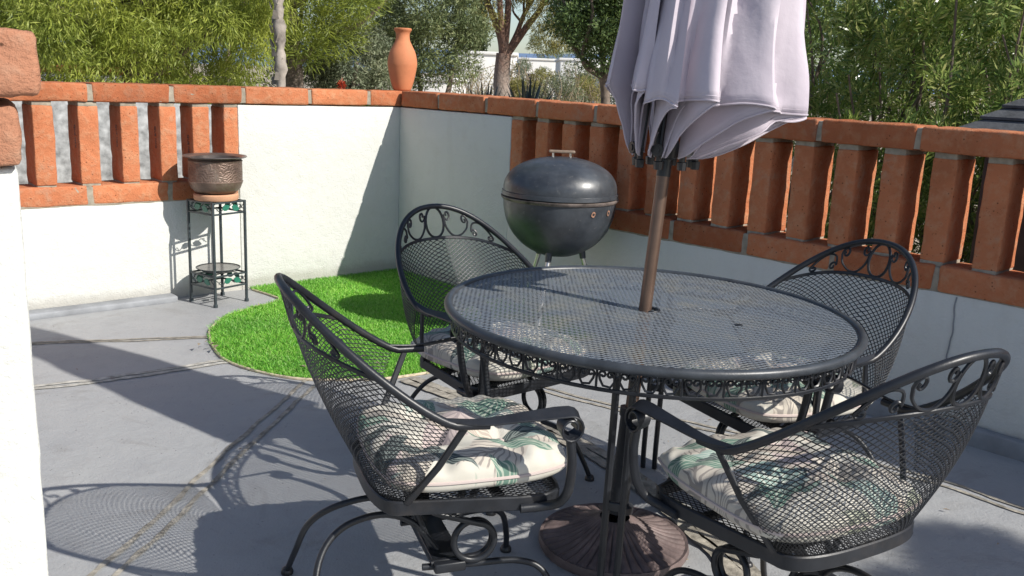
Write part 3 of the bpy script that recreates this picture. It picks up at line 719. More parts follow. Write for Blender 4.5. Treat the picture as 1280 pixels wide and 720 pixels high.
mb.tube([LN(0.11), LN(0.13), LN(0.14), LN(0.40), LN(0.405), LN(0.43)], [0.046, 0.046, 0.030, 0.030, 0.034, 0.034], 20); mb.build('socket_tube', M['iron'], ub)
mb = MB(); k0 = LN(0.40) + np.array([0, -0.03, 0]); mb.tube([k0, k0 + (0, -0.03, 0)], 0.006, 8); mb.tube([k0 + (0, -0.03, 0), k0 + (0, -0.036, 0)], [0.016, 0.016], 12); mb.build('clamp_knob', M['iron'], ub)

um = empty('patio_umbrella', UB + LN(0.15), 0, 'closed faded lilac market umbrella on a bronze pole through the table', 'umbrella')
uo = UB + LN(0.15)
mb = MB(); mb.tube([LN(z) - LN(0.15) for z in (0.15, 0.5, 1.0, 1.20)], 0.0190, 20); mb.build('pole', M['bronze'], um)
mb = MB(); mb.tube([LN(z) - LN(0.15) for z in (1.115, 1.13, 1.16, 1.23, 1.24, 2.94)], [0.0205, 0.0205, 0.0205, 0.0205, 0.019, 0.017], 18); mb.lathe([(0.021, 1.165), (0.036, 1.17), (0.038, 1.20), (0.028, 1.235), (0.02, 1.25)], 18, tuple(LN(1.0) * (1, 1, 0) * 1.18 - LN(0.15))); mb.build('runner', M['black'], um)
ZB, ZT = 1.175, 2.95
def axis(z): return UB + np.array([ULEAN[0] * z, ULEAN[1] * z, 0])
flaps = []
rr3 = random.Random(21)
NF = 16
def prof(t): return (1 - t) ** 0.62 * (0.90 + 0.10 * min(1, t * 5))
V = []; F = []
NW, NT = 40, 64
secs = []
for kf in range(NF):
    th0 = R_(-104 + 360 / NF * kf + rr3.uniform(-3, 3)); span = R_(rr3.uniform(42, 60)); amid = th0 + span
    dz = 0.165 - 0.030 * math.cos(amid - R_(-10)) + rr3.uniform(-0.022, 0.03)
    Rm = 0.148 + 0.116 * math.cos(amid - R_(-22)) + rr3.uniform(-0.03, 0.035)
    secs.append((th0, span, Rm, dz, rr3.uniform(0, 6)))
loopn = NF * NW
for it in range(NT + 1):
    t = it / NT
    for kf, (th0, span, Rm, dz, ph) in enumerate(secs):
        for iw in range(NW):
            w = iw / NW
            if w < 0.66:
                q = w / 0.66; a = th0 + span * q; rad = q ** 0.95
            else:
                q = (w - 0.66) / 0.34; a = th0 + span + (R_(360 / NF) - span) * q; rad = (1 - q) ** 1.05
            # soften the fold edge
            ed = math.exp(-((w - 0.66) / 0.03) ** 2); rad = max(0.0, rad - 0.04 * ed)
            r0 = 0.098 * (1 - 0.62 * t)
            hs_ = min(1.0, (w / 0.66) / 0.34) if w < 0.66 else rad ** 0.95
            hem = dz * hs_ * hs_ * (3 - 2 * hs_) + (0.008 * math.sin(w * 13 + ph) + 0.018 * mnoise.noise(Vector((a * 2.6, kf * 5.0, 1.0)))) * rad
            zb = ZB + hem
            z = zb + (ZT - zb) * t
            tz = min(1.0, max(0.0, (z - ZB) / (ZT - ZB)))
            u_ = math.sin(a * 6.5 + ph + 2.2 * mnoise.noise(Vector((z * 1.3, kf * 3.0, 5.0))))
            rip = (0.052 * (abs(u_) ** 0.75 - 0.6) + 0.010 * math.sin(a * 23 + ph * 2 + 1.5 * z)) * rad * (1 - tz) + 0.016 * mnoise.noise(Vector((a * 4.0, z * 3.6, kf * 4.0))) * (0.3 + rad) + 0.006 * mnoise.noise(Vector((a * 13.0, z * 6.0, kf * 9.0)))
            rad_f = r0 + (Rm * (1 - tz) ** 0.52 - 0 * r0 + 0.02 * tz) * rad * (1 + 0.10 * math.exp(-tz / 0.10)) + rip
            sway = 0.05 * mnoise.noise(Vector((kf * 7.1, z * 1.5, 2.0))) * rad
            c = axis(z)
            V.append((c[0] + rad_f * math.cos(a + sway), c[1] + rad_f * math.sin(a + sway), z))
for it in range(NT):
    for k in range(loopn):
        l = (k + 1) % loopn; F.append((it * loopn + k, it * loopn + l, (it + 1) * loopn + l, (it + 1) * loopn + k))
mb = MB(); mb.add(V, F); can = mb.build('canopy', M['fabric'], um, True, uo)
sol = can.modifiers.new("thickness", 'SOLIDIFY'); sol.thickness = 0.0014; sol.offset = 0
hm = MB(); hm.tube([V[k] for k in range(loopn)], 0.0030, 5, True); hm.build('hem', M['fabric'], um, True, uo)
hm = MB(); hm.tube([np.array(V[k]) * 0.55 + np.array(V[loopn + k]) * 0.45 for k in range(loopn)], 0.0016, 4, True); hm.build('hem_seam', M['fabric'], um, True, uo)
for kf in range(8):
    a = R_(-112 + 45 * kf); c = axis(ZB); d = np.array([math.cos(a), math.sin(a), 0])
    rb = MB(); base = c + d * 0.085 + UPV * (ZB + 0.012); rb.tube([base, axis(2.88) + d * 0.03 + UPV * 2.88], 0.0062, 6); rob = rb.build('rib', M['black'], um, True, uo)
    cp_ = MB(); tip = c + d * 0.086 + UPV * (ZB - 0.022)
    cp_.tube([tip + UPV * 0.045, tip + UPV * 0.012, tip + UPV * 0.010, tip - UPV * 0.012], [0.009, 0.009, 0.0145, 0.0125], 8); cp_.build('end_cap', M['black'], rob, True, uo)
    if kf in (0, 1, 2, 7):
        pocket = MB(); pt = c + d * 0.108 + UPV * (ZB + 0.022); pocket.tube([pt, pt + d * 0.008], 0.017, 14); pocket.tube([pt + d * 0.008, pt + d * 0.011], 0.009, 12); pocket.build('tip_button', M['black'], rob, True, uo)
    stt = MB(); stt.tube([axis(1.24) + d * 0.03 + UPV * 1.24, axis(1.9) + d * 0.04 + UPV * 1.9], 0.005, 6); stt.build('strut', M['black'], um, True, uo)
mb = MB(); mb.lathe([(0.0, 0.09), (0.018, 0.07), (0.024, 0.04), (0.02, 0.0), (0.05, -0.02), (0.06, -0.05)][::-1], 18, tuple(axis(2.95) + UPV * 2.95)); mb.build('finial', M['black'], um, True, uo)

# ------------------------------------------------------------------ chairs
def hoop_pt(a):      # a in degrees from the back: +-90 is the arm joint
    ca, sa = np.cos(np.radians(a)), np.sin(np.radians(a))
    ca = np.maximum(ca, 0)
    return np.stack([0.005 - 0.349 * ca, 0.297 * np.sign(sa) * np.abs(sa) ** 0.92, 0.622 + 0.277 * ca ** 1.25], -1)
def seat_back_pt(a):
    ca, sa = np.cos(np.radians(a)), np.sin(np.radians(a)); ca = np.maximum(ca, 0)
    return np.stack([-0.083 - 0.068 * ca ** 0.75, 0.208 * np.sign(sa) * np.abs(sa) ** 0.72, np.full_like(ca, 0.412)], -1)
def shell(a, t):
    B = seat_back_pt(a); T = hoop_pt(a); P = B + (T - B) * t[..., None]
    nrm = P[..., :2] * 0 ; d = np.stack([-np.cos(np.radians(a)), np.sin(np.radians(a)), 0 * a], -1)
    return P + d * (0.022 * np.sin(np.pi * t))[..., None], d
ARAIL = 62.0
def tmax(a):
    x = np.clip(np.abs(a) / ARAIL, 0, 1); return 1 - 0.235 * np.cos(x * np.pi / 2) ** 0.8
def tubeM(name, pts, r, parent, n=8, mat='iron', closed=False):
    mb = MB(); mb.tube(pts, r, n, closed); return mb.build(name, M[mat], parent)

def make_chair():
    root = empty('patio_chair', (0, 0, 0))
    AA = 88.0
    def fn(u, v):
        a = (u * 2 - 1) * AA; t = v * (tmax(a)); return shell(a, t)
    V, F = expanded_metal(fn, 80, 50, 0.80, 0.0012)
    mesh_np('back_mesh', V, F, M['iron'], root)
    aa = np.linspace(-90, 90, 61)
    hp = hoop_pt(aa)
    pre = np.array([[0.08, -0.303, 0.620]]); post = np.array([[0.08, 0.303, 0.620]])
    tubeM('back_hoop', np.concatenate([pre, hp, post]), 0.0100, root, 10)
    aa2 = np.linspace(-ARAIL, ARAIL, 41); rail, d = shell(aa2, tmax(aa2))
    mb = MB(); sd = shell(aa2, tmax(aa2))[0] - shell(aa2, tmax(aa2) - 0.05)[0]; mb.strap(rail, sd, 0.011, 0.006); mb.build('back_rail', M['iron'], root)
    sw = MB()
    def sp(s, h):
        a = np.atleast_1d(s); t = tmax(a); hh = np.atleast_1d(h); tt = t + (1 - t) * hh
        return shell(a, tt)[0]
    def put(p, r=0.0040):
        p = np.asarray(p); sw.tube(sp(p[:, 0], p[:, 1]), r, 6)
    o_ = np.linspace(0, 2 * np.pi, 25); put(np.stack([6.2 * np.cos(o_), 0.5 + 0.47 * np.sin(o_)], 1), 0.0045)
    for m in (1, -1):
        def curl(cx, cy, r, a0, turns):
            q = spiral2d(0, 0, r, a0, turns, 16, 0.25); return np.stack([cx + q[:, 0], cy + q[:, 1] * 0.075], 1)
        big = np.concatenate([curl(9.3, 0.74, 2.6, math.pi * 1.02, 1.1)[::-1], crom([(6.7, 0.66), (8.0, 0.32), (12.5, 0.07), (18.5, 0.10), (23.5, 0.36), (25.0, 0.66)], 5), curl(22.3, 0.70, 2.7, 0.0, 1.15)])
        big[:, 0] *= m; put(big)
        out = np.concatenate([curl(29.6, 0.26, 2.4, math.pi * 0.98, -1.1)[::-1], crom([(27.2, 0.32), (28.5, 0.66), (34.0, 0.86), (40.0, 0.72), (44.0, 0.40)], 5), curl(41.8, 0.30, 2.2, 0.0, -1.0)])
        out[:, 0] *= m; put(out)
    sw.build('back_scrollwork', M['iron'], root)
    ab = np.linspace(-90, 90, 31); bk = seat_back_pt(ab)[:, :2]
    fr = [(0.18, 0.250), (0.245, 0.250), (0.282, 0.232), (0.295, 0.19), (0.298, 0.0), (0.295, -0.19), (0.282, -0.232), (0.245, -0.250), (0.18, -0.250)]
    loop = np.array([(x, y, 0.395) for x, y in bk] + [(0.0, 0.222, 0.395)] + [(x, y, 0.395) for x, y in fr] + [(0.0, -0.222, 0.395)])
    mb = MB(); mb.strap(loop, (0, 0, 1), 0.036, 0.012, True); mb.build('seat_frame', M['iron'], root)
    def sxy(u, v): return -0.152 + u * 0.448, (v - 0.5) * 0.50
    def seat_fn(u, v):
        x, y = sxy(u, v); return np.stack([x, y, np.full_like(x, 0.403)], 1), np.tile([0, 0, 1.0], (len(x), 1))
    def smask(u, v):
        x, y = sxy(u, v); bx = np.clip((-0.083 - x) / 0.068, 0, 1); lim = 0.208 * np.sqrt(np.maximum(0, 1 - bx ** 2.2))
        lim = np.where(x > 0.27, 0.215, np.where(x > -0.083, 0.208 + 0.040 * np.clip((x + 0.083) / 0.26, 0, 1), lim)); return np.abs(y) < lim
    V, F = expanded_metal(seat_fn, 38, 76, 0.80, 0.0012, smask); mesh_np('seat_mesh', V, F, M['iron'], root)
    for m in (1, -1):
        st = MB(); p0 = np.array([0.025, m * 0.298, 0.618]); p1 = np.array([-0.084, m * 0.212, 0.408])
        st.strap([p0, (p0 + p1) / 2 + (0.004, m * 0.008, 0), p1], (0.84, 0, -0.5), 0.017, 0.009); st.build('back_strut', M['iron'], root)
        # arm: a flat strap, canted outwards, ending in a rolled scroll
        path = crom([(-0.02, m * 0.294, 0.636), (0.06, m * 0.305, 0.629), (0.16, m * 0.318, 0.638), (0.245, m * 0.326, 0.645)], 6)
        q = [(0.262 + 0.032 * (1 - 0.55 * t) * math.sin(2 * math.pi * t * 1.30), 0.611 + 0.034 * (1 - 0.55 * t) * math.cos(2 * math.pi * t * 1.30)) for t in np.linspace(0, 1, 22)]
        curl_ = np.array([(x, m * 0.328, z) for x, z in q])
        arm = np.concatenate([path[:-1], curl_]); n1 = len(path) - 1; wd = np.concatenate([np.linspace(0.012, 0.036, n1), np.full(len(curl_), 0.036)])
        cant = np.concatenate([np.linspace(0.75, 0.55, n1), np.linspace(0.5, 0.1, len(curl_))])
        side = np.stack([0 * cant, np.full_like(cant, m), -cant], 1)
        mb = MB(); mb.strap(arm, side, wd, 0.006); mb.build('arm', M['iron'], root)
        tubeM('arm_post', crom([(0.266, m * 0.328, 0.586), (0.275, m * 0.325, 0.52), (0.278, m * 0.308, 0.445), (0.268, m * 0.283, 0.402), (0.235, m * 0.262, 0.386), (0.18, m * 0.256, 0.384)], 6), 0.0115, root, 10)
        # coil spring
        sy = m * 0.125; nt_ = 44; a = np.linspace(-math.pi * 0.5, math.pi * 2.45, nt_); cx, cz, cr_ = 0.105, 0.252, 0.051
        ring = [(cx + cr_ * math.cos(t), sy + 0.026 * m * k / nt_, cz + cr_ * math.sin(t)) for k, t in enumerate(a)]
        pts = [(0.0, sy, 0.196), (0.06, sy, 0.199)] + ring + [(0.06, sy + 0.026 * m, 0.322), (0.0, sy + 0.026 * m, 0.345), (-0.03, sy + 0.02 * m, 0.374)]
        tubeM('spring', crom(pts, 3), 0.0085, root, 10)
    mb = MB(); mb.rbox((0.045, 0, 0.190), (0.040, 0.150, 0.013), None, 0.005, 0.06)
    mb.rbox((-0.03, 0, 0.374), (0.020, 0.190, 0.006), None, 0.003, 0.06); mb.rbox((0.16, 0, 0.374), (0.014, 0.225, 0.006), None, 0.003, 0.06)
    mb.tube([(0.02, 0.06, 0.195), (-0.02, 0.06, 0.30), (-0.03, 0.06, 0.372)], 0.008, 8); mb.tube([(0.02, -0.06, 0.195), (-0.02, -0.06, 0.30), (-0.03, -0.06, 0.372)], 0.008, 8)
    mb.build('spring_bracket', M['iron'], root)
    for sx in (1, -1):
        for m in (1, -1):
            if sx < 0: pts = [(0.03, m * 0.07, 0.200), (-0.03, m * 0.055, 0.275), (-0.11, m * 0.05, 0.305), (-0.21, m * 0.06, 0.285), (-0.27, m * 0.10, 0.225), (-0.295, m * 0.18, 0.11), (-0.308, m * 0.264, 0.010)]
            else: pts = [(-0.02, m * 0.120, 0.186), (0.10, m * 0.130, 0.184), (0.22, m * 0.145, 0.184), (0.285, m * 0.165, 0.155), (0.315, m * 0.20, 0.07), (0.325, m * 0.225, 0.010)]
            lg = tubeM('leg', crom(pts, 7), 0.0086, root, 10)
            fx, fy, _ = pts[-1]; g = MB(); g.lathe([(0.0165, 0.0), (0.0175, 0.006), (0.014, 0.016), (0.008, 0.02)], 14, (fx, fy, 0), True, True); g.build('foot_glide', M['black'], lg)
    return root

def make_cushion():
    N = 84; g = np.sin(np.linspace(-1, 1, N) * np.pi / 2); X, Y = np.meshgrid(g, g, indexing='ij')
    tuft = [(-0.36, -0.36), (-0.36, 0.36), (0.36, -0.36), (0.36, 0.36)]
    def surf(sign):
        px = 0.252 * X * (1 - 0.05 * (1 - Y ** 2)) ; py = 0.252 * Y * (1 - 0.05 * (1 - X ** 2))
        crn = np.clip(X ** 2 + Y ** 2 - 1.0, 0, 1); px = px * (1 - 0.15 * crn); py = py * (1 - 0.15 * crn)
        e = np.clip((1 - X ** 2) * (1 - Y ** 2), 0, 1) ** 0.31
        z = 0.068 * e
        for (tx, ty) in tuft:
            d2 = (X - tx) ** 2 + (Y - ty) ** 2; ang = np.arctan2(Y - ty, X - tx)
            z = z - 0.036 * np.exp(-d2 / 0.030) - 0.012 * np.exp(-d2 / 0.14) * np.maximum(0, np.sin(ang * 4 + tx * 5)) ** 2
        rim = np.exp(-((1 - np.maximum(abs(X), abs(Y))) / 0.22) ** 2) * e
        per_ = np.where(abs(X) > abs(Y), Y, X)
        z = z + 0.016 * rim * np.sin(per_ * 15 + 3 * X + 2) * np.sin(per_ * 7 + 1)
        nz = np.array([mnoise.noise(Vector((a * 3.2, b * 3.2, 3.0 + sign))) for a, b in zip(X.ravel(), Y.ravel())]).reshape(X.shape)
        z = z + 0.014 * nz * e
        zz = 0.054 + (z if sign > 0 else -0.050 * e)
        sag = 0.010 * ((X ** 2 + Y ** 2) > 1.2) * ((X ** 2 + Y ** 2) - 1.2)
        return np.stack([px, py, zz + sag], -1).reshape(-1, 3)
    T = surf(1); B = surf(-1); F = []
    idx = np.arange(N * N).reshape(N, N)
    a, b, c, d = idx[:-1, :-1].ravel(), idx[1:, :-1].ravel(), idx[1:, 1:].ravel(), idx[:-1, 1:].ravel()
    bid = idx + N * N
    bd = np.zeros((N, N), bool); bd[0] = bd[-1] = True; bd[:, 0] = bd[:, -1] = True
    bid = np.where(bd, idx, bid)
    a2, b2, c2, d2 = bid[:-1, :-1].ravel(), bid[1:, :-1].ravel(), bid[1:, 1:].ravel(), bid[:-1, 1:].ravel()
    F = np.concatenate([np.stack([a, b, c, d], 1), np.stack([d2, c2, b2, a2], 1)])
    V = np.concatenate([T, B]); root = empty('seat_cushion', (0, 0, 0))
    # drop unused lower border vertices
    used = np.zeros(len(V), bool); used[F.ravel()] = True; remap = np.cumsum(used) - 1
    UVs = np.concatenate([np.stack([X.ravel(), Y.ravel()], 1)] * 2)[used]
    o = mesh_np('cover', V[used], remap[F], M['cushion'], root, True)
    uvl = o.data.uv_layers.new(name="UVMap"); li = np.empty(len(o.data.loops), np.int32); o.data.loops.foreach_get("vertex_index", li)
    uvl.data.foreach_set("uv", UVs[li].astype(np.float32).ravel())
    pp = np.concatenate([idx[0, :], idx[1:, -1], idx[-1, -2::-1], idx[-2:0:-1, 0]])
    mb = MB(); mb.tube(V[pp][::2], 0.0045, 6, True); mb.build('piping', M['cushion'], root)
    for (tx, ty) in tuft:
        bt = MB(); k_ = np.argmin((X - tx) ** 2 + (Y - ty) ** 2); p = T.reshape(-1, 3)[k_]; bt.lathe([(0.011, -0.003), (0.011, 0.002), (0.006, 0.005), (0.0, 0.0055)], 12, tuple(p)); bt.build('tuft_button', M['cushion'], root)
    return root

CH = [ # x, y, facing(deg), labels
    (-0.215, 2.215, 19.9, 'black mesh barrel chair left of the table, seen side-on with its full near arm', 'leaf print cushion on the side-on chair left of the table'),
    (-0.081, 3.164, -49.0, 'black mesh barrel chair on the far side of the table, nearest the turf and grill', 'leaf print cushion on the chair nearest the turf, half hidden by the tabletop'),
    (0.907, 2.849, 208.0, 'black mesh barrel chair between the table and the shaded brick balustrade', 'leaf print cushion on the chair beside the shaded balustrade'),
    (0.725, 2.009, 120.6, 'black mesh barrel chair in the near right corner, its back turned to the viewer', 'leaf print cushion with puffed front corner on the near right chair'),
]
chair0 = make_chair(); cush0 = make_cushion()
cush_off = [(0.098, 0.0, 0.0), (0.08, -0.01, 4), (0.08, 0, -3), (0.092, 0.005, -3)]
for i, (x, y, ang, lab, clab) in enumerate(CH):
    c = chair0 if i == 0 else copy_tree(chair0)
    c.location = (x, y, 0); c.rotation_euler = (0, 0, R_(ang)); tag(c, lab, 'chair', 'mesh chairs around the patio table')
    k = cush0 if i == 0 else copy_tree(cush0)
    fx, fy, da = cush_off[i]; ca, sa = math.cos(R_(ang)), math.sin(R_(ang))
    k.location = (x + ca * fx - sa * fy, y + sa * fx + ca * fy, 0.404); k.rotation_euler = (0, 0, R_(ang + da)); tag(k, clab, 'cushion', 'leaf print seat cushions')
# ------------------------------------------------------------------ kettle grill
GC = np.array([0.230, 4.87, 0.0])
gl = empty('kettle_grill', GC, 0, 'weathered dark round kettle barbecue grill on three metal legs by the wall', 'grill')
RZ = 0.782; GR = 0.296
t = np.linspace(0, 1, 26)
bowl = [(GR * max(0.0, 1 - x ** 2.3) ** 0.52, RZ - 0.01 - 0.315 * x) for x in t]
bowl = [(max(r, 0.0), z) for r, z in bowl]
mb = MB(); mb.lathe(bowl[::-1], 56); mb.build('bowl', M['enamel'], gl)
lid = [(GR + 0.010, RZ + 0.002), (GR + 0.008, RZ + 0.022)] + [((GR + 0.002) * max(0.0, 1 - x ** 2.35) ** 0.50, RZ + 0.024 + 0.178 * x) for x in t]
mb = MB(); mb.lathe(lid, 56); mb.build('lid', M['enamel'], gl)
mb = MB(); mb.lathe([(GR + 0.004, RZ - 0.022), (GR + 0.012, RZ - 0.014), (GR + 0.013, RZ - 0.006), (GR + 0.004, RZ - 0.003)], 64); mb.build('rim_band', M['rustrim'], gl)
mb = MB(); top = RZ + 0.200
for m in (1, -1): mb = MB(); mb.tube([(m * 0.045, 0, top - 0.014), (m * 0.045, 0, top + 0.020)], 0.0055, 8); mb.build('handle_post', M['chrome'], gl)
mb = MB(); mb.rbox((0, 0, top + 0.027), (0.068, 0.016, 0.007), None, 0.004, 0.03); mb.build('lid_handle', M['wornwood'], gl)
mb = MB(); mb.lathe([(0.035, top - 0.006), (0.036, top + 0.003), (0.0, top + 0.006)], 20, (0.05, 0.09, -0.012)); mb.build('vent_disc', M['chrome'], gl)
def on_bowl(deg, z):
    x = (RZ - 0.01 - z) / 0.315; r = GR * (1 - x ** 2.3) ** 0.52; a = R_(deg); return np.array([r * math.cos(a), r * math.sin(a), z]), np.array([math.cos(a), math.sin(a), -0.1])
for dg in (-57, -35):
    p, nn = on_bowl(dg, RZ - 0.060)
    mb = MB(); ph = np.linspace(0, 2 * np.pi, 15); tt = np.array([-math.sin(R_(dg)), math.cos(R_(dg)), 0])
    for r_in, r_out, h in ((0.006, 0.013, 0.0025),):
        Vr = [p + nn * h + tt * r * math.cos(q) * (1 + 0.2 * math.sin(q * 2)) + UPV * r * 1.15 * math.sin(q) for q in ph[:-1] for r in (r_in, r_out)]
        n = len(ph) - 1; mb.add(Vr, [(2 * i, 2 * i + 1, (2 * i + 3) % (2 * n), (2 * i + 2) % (2 * n)) for i in range(n)])
    rp = mb.build('rust_patch', M['rust'], gl)
    h_ = MB(); h_.tube([p - nn * 0.004, p + nn * 0.004], 0.0065, 10); h_.build('bolt_hole', M['dark'], rp)
for dg in (-110, 10, 130):
    a = R_(dg); d = np.array([math.cos(a), math.sin(a), 0]); tp = d * 0.13 + UPV * (RZ - 0.295); ft = d * 0.30 + UPV * 0.005
    if dg == 130: ft = d * 0.30 + UPV * 0.005
    mb = MB(); mb.tube([tp, tp + (ft - tp) * 0.12, ft], 0.0125, 12); lg = mb.build('leg', M['chrome'], gl)
    sck = MB(); sck.tube([tp + UPV * 0.03, tp + (ft - tp) * 0.08], [0.02, 0.016], 12); sck.build('leg_socket', M['enamel'], lg)

# ------------------------------------------------------------------ plant stand, pot, saucer, dish
SC = np.array([-1.742, 5.390, 0.0]); SA = math.atan2(0.194, 0.134)
ps = empty('plant_stand', SC, SA, 'tall narrow black metal plant stand with green leaf panels against the white wall', 'plant stand')
h = 0.112; SH = 0.612
for sx, sy in ((1, 1), (1, -1), (-1, 1), (-1, -1)):
    mb = MB(); mb.rbox((sx * h, sy * h, SH / 2 + 0.006), (0.0068, 0.0068, SH / 2 - 0.007), None, 0.002, 0.3); pst = mb.build('post', M['standiron'], ps)
    mb = MB(); mb.lathe([(0.013, 0), (0.013, 0.016), (0.009, 0.02)], 12, (sx * h, sy * h, 0), True, True); mb.build('foot', M['standiron'], pst)
def sq(z, b=0.005, name='shelf_frame'):
    mb = MB(); e = h - 0.0072
    for s_ in (1, -1):
        mb.rbox((0, s_ * h, z), (e, b, b), None, 0.0015, 0.3); mb.rbox((s_ * h, 0, z), (b, e, b), None, 0.0015, 0.3)
    return mb.build(name, M['standiron'], ps)
sq(SH - 0.007); sq(SH - 0.072); sq(0.178); sq(0.108)
mb = MB()
for z in (SH - 0.010, 0.178):
    for o_ in (-0.05, 0, 0.05): mb.rbox((0, o_, z), (h - 0.006, 0.003, 0.002), None, 0.001, 0.3)
mb.build('shelf_bars', M['standiron'], ps)
for zc in (SH - 0.040, 0.143):
    for qa in range(4):
        ca, sa = math.cos(qa * math.pi / 2), math.sin(qa * math.pi / 2)
        def W2(x, z, dpt=0.0): y = -h + dpt; return (ca * x - sa * y, sa * x + ca * y, zc + z)
        vine = MB(); vine.tube(crom([W2(-0.10, 0.012), W2(-0.06, -0.018), W2(-0.02, 0.016), W2(0.03, -0.014), W2(0.065, 0.018), W2(0.10, -0.010)], 6), 0.0024, 6)
        vine.tube(crom([W2(-0.06, -0.018), W2(-0.075, 0.004), W2(-0.085, -0.012)], 5), 0.002, 5); vine.tube(crom([W2(0.065, 0.018), W2(0.088, 0.014), W2(0.082, 0.0)], 5), 0.002, 5)
        vo_ = vine.build('vine_panel', M['standiron'], ps)
        for lx, lz, rot in ((-0.022, 0.004, 0.3), (0.045, -0.002, -0.4)):
            lf = MB(); pts = [(-0.028, 0), (-0.016, 0.015), (0, 0.018), (0.016, 0.011), (0.030, 0), (0.016, -0.012), (0, -0.018), (-0.016, -0.014)]
            c_, s_ = math.cos(rot), math.sin(rot); fr_ = [W2(lx + c_ * x - s_ * z, lz + s_ * x + c_ * z, -0.004) for x, z in pts]; bk_ = [W2(lx + c_ * x - s_ * z, lz + s_ * x + c_ * z, -0.001) for x, z in pts]
            n = 8; lf.add(fr_ + bk_, [tuple(range(n)), tuple(range(2 * n - 1, n - 1, -1))] + [(i, (i + 1) % n, n + (i + 1) % n, n + i) for i in range(n)]); lf.build('leaf', M['greenleaf'], vo_, False)
sa_ = empty('pot_saucer', SC + UPV * SH, 0, 'round pale terracotta ring under the copper pot on the plant stand', 'pot saucer')
mb = MB(); mb.lathe([(0.10, 0.0), (0.122, 0.0), (0.126, 0.006), (0.126, 0.030), (0.120, 0.036), (0.10, 0.036), (0.0, 0.034)], 40, capb=True); mb.build('ring', M['saucer'], sa_)
pt_ = empty('copper_pot', SC + UPV * (SH + 0.037), 0, 'wide rimmed embossed brown copper pot on top of the plant stand', 'pot')
mb = MB(); mb.lathe([(0.0, 0.0), (0.085, 0.0), (0.115, 0.008), (0.138, 0.030), (0.150, 0.060), (0.154, 0.072), (0.150, 0.076), (0.151, 0.125), (0.150, 0.184), (0.154, 0.188), (0.148, 0.194), (0.143, 0.198)], 64); mb.build('body', M['copper'], pt_)
mb = MB(); mb.lathe([(0.143, 0.196), (0.150, 0.202), (0.176, 0.209), (0.179, 0.213), (0.176, 0.216), (0.150, 0.210), (0.138, 0.204), (0.136, 0.10), (0.10, 0.03), (0.0, 0.02)], 64); mb.build('rim', M['pewter'], pt_)
ds = empty('glass_dish', SC + UPV * 0.186, 0, 'shallow dark dusty dish on the low shelf of the plant stand', 'dish')
mb = MB(); mb.lathe([(0.0, 0.0), (0.085, 0.0), (0.118, 0.016), (0.126, 0.020), (0.128, 0.024), (0.122, 0.0245)], 48); mb.build('rim', M['standiron'], ds)
mb = MB(); mb.lathe([(0.121, 0.021), (0.06, 0.019), (0.0, 0.019)], 48); mb.build('glass', M['plate'], ds)

# ------------------------------------------------------------------ vase on the corner
vz = empty('clay_vase', (-0.818, 6.585, Z_TOP), 0, 'tall orange terracotta vase standing on the wall corner', 'vase')
vp = crom([(0.055, 0.0, 0), (0.064, 0.012, 0), (0.082, 0.07, 0), (0.098, 0.15, 0), (0.101, 0.19, 0), (0.090, 0.25, 0), (0.064, 0.305, 0), (0.050, 0.335, 0), (0.046, 0.365, 0), (0.049, 0.385, 0), (0.058, 0.400, 0)], 5)
mb = MB(); mb.lathe([(a, b) for a, b, _ in vp], 48, capb=True); mb.build('body', M['terracotta'], vz)
mb = MB(); mb.lathe([(0.056, 0.398), (0.060, 0.402), (0.061, 0.412), (0.056, 0.416), (0.046, 0.410), (0.040, 0.38), (0.038, 0.33)], 48); mb.build('lip', M['terracotta'], vz)

# ------------------------------------------------------------------ beyond the wall
def leaves(name, mat, parent, clumps, n, L, W, droop=0.0, spread=1.0, outward=0.6, off=None, seed=0, flat=0.0):
    """n pointed leaves around clump centres: clumps rows are x,y,z,rx,ry,rz (local to parent)"""
    g = np.random.default_rng(seed); C = np.asarray(clumps, float)
    wgt = (C[:, 3] * C[:, 4] * C[:, 5]) ** 0.75; wgt /= wgt.sum()
    ci = g.choice(len(C), n, p=wgt)
    d = g.normal(size=(n, 3)); d /= np.linalg.norm(d, axis=1)[:, None]
    rad = g.uniform(0.25, 1.0, n) ** 0.55
    P = C[ci, :3] + d * C[ci, 3:6] * rad[:, None] * spread
    D = outward * d + g.normal(size=(n, 3)) * 0.55; D[:, 2] -= droop; D /= np.linalg.norm(D, axis=1)[:, None]
    S = np.cross(D, g.normal(size=(n, 3))); S /= (np.linalg.norm(S, axis=1)[:, None] + 1e-9)
    l = (L * g.uniform(0.6, 1.3, n))[:, None]; w = (W * g.uniform(0.7, 1.25, n))[:, None]
    Nn = np.cross(D, S)
    V = np.stack([P, P + D * l * 0.45 + S * w * 0.5 + Nn * w * 0.25, P + D * l, P + D * l * 0.45 - S * w * 0.5 + Nn * w * 0.25], 1)
    return mesh_np(name, V, np.arange(n * 4).reshape(-1, 4), mat, parent)
def crown(n, cx, cy, cz, rx, ry, rz, r0, r1, seed, zmin=None):
    g = np.random.default_rng(seed); out = []
    while len(out) < n:
        p = g.uniform(-1, 1, 3)
        q = np.linalg.norm(p)
        if q > 1: continue
        z = cz + p[2] * rz
        if zmin is not None and z < zmin: continue
        r = g.uniform(r0, r1); out.append((cx + p[0] * rx, cy + p[1] * ry, z, r, r, r * g.uniform(0.6, 1.0)))
    return out
def branch(mb, p0, p1, r0, r1, wob=0.12, n=7, seed=0):
    g = np.random.default_rng(seed); p0, p1 = np.array(p0, float), np.array(p1, float); L = np.linalg.norm(p1 - p0)
    mids = [p0 + (p1 - p0) * t + g.normal(size=3) * wob * L * 0.35 * math.sin(math.pi * t) for t in (0.33, 0.66)]
    P = crom([p0] + mids + [p1], n); mb.tube(P, np.linspace(r0, r1, len(P)), 9); return P
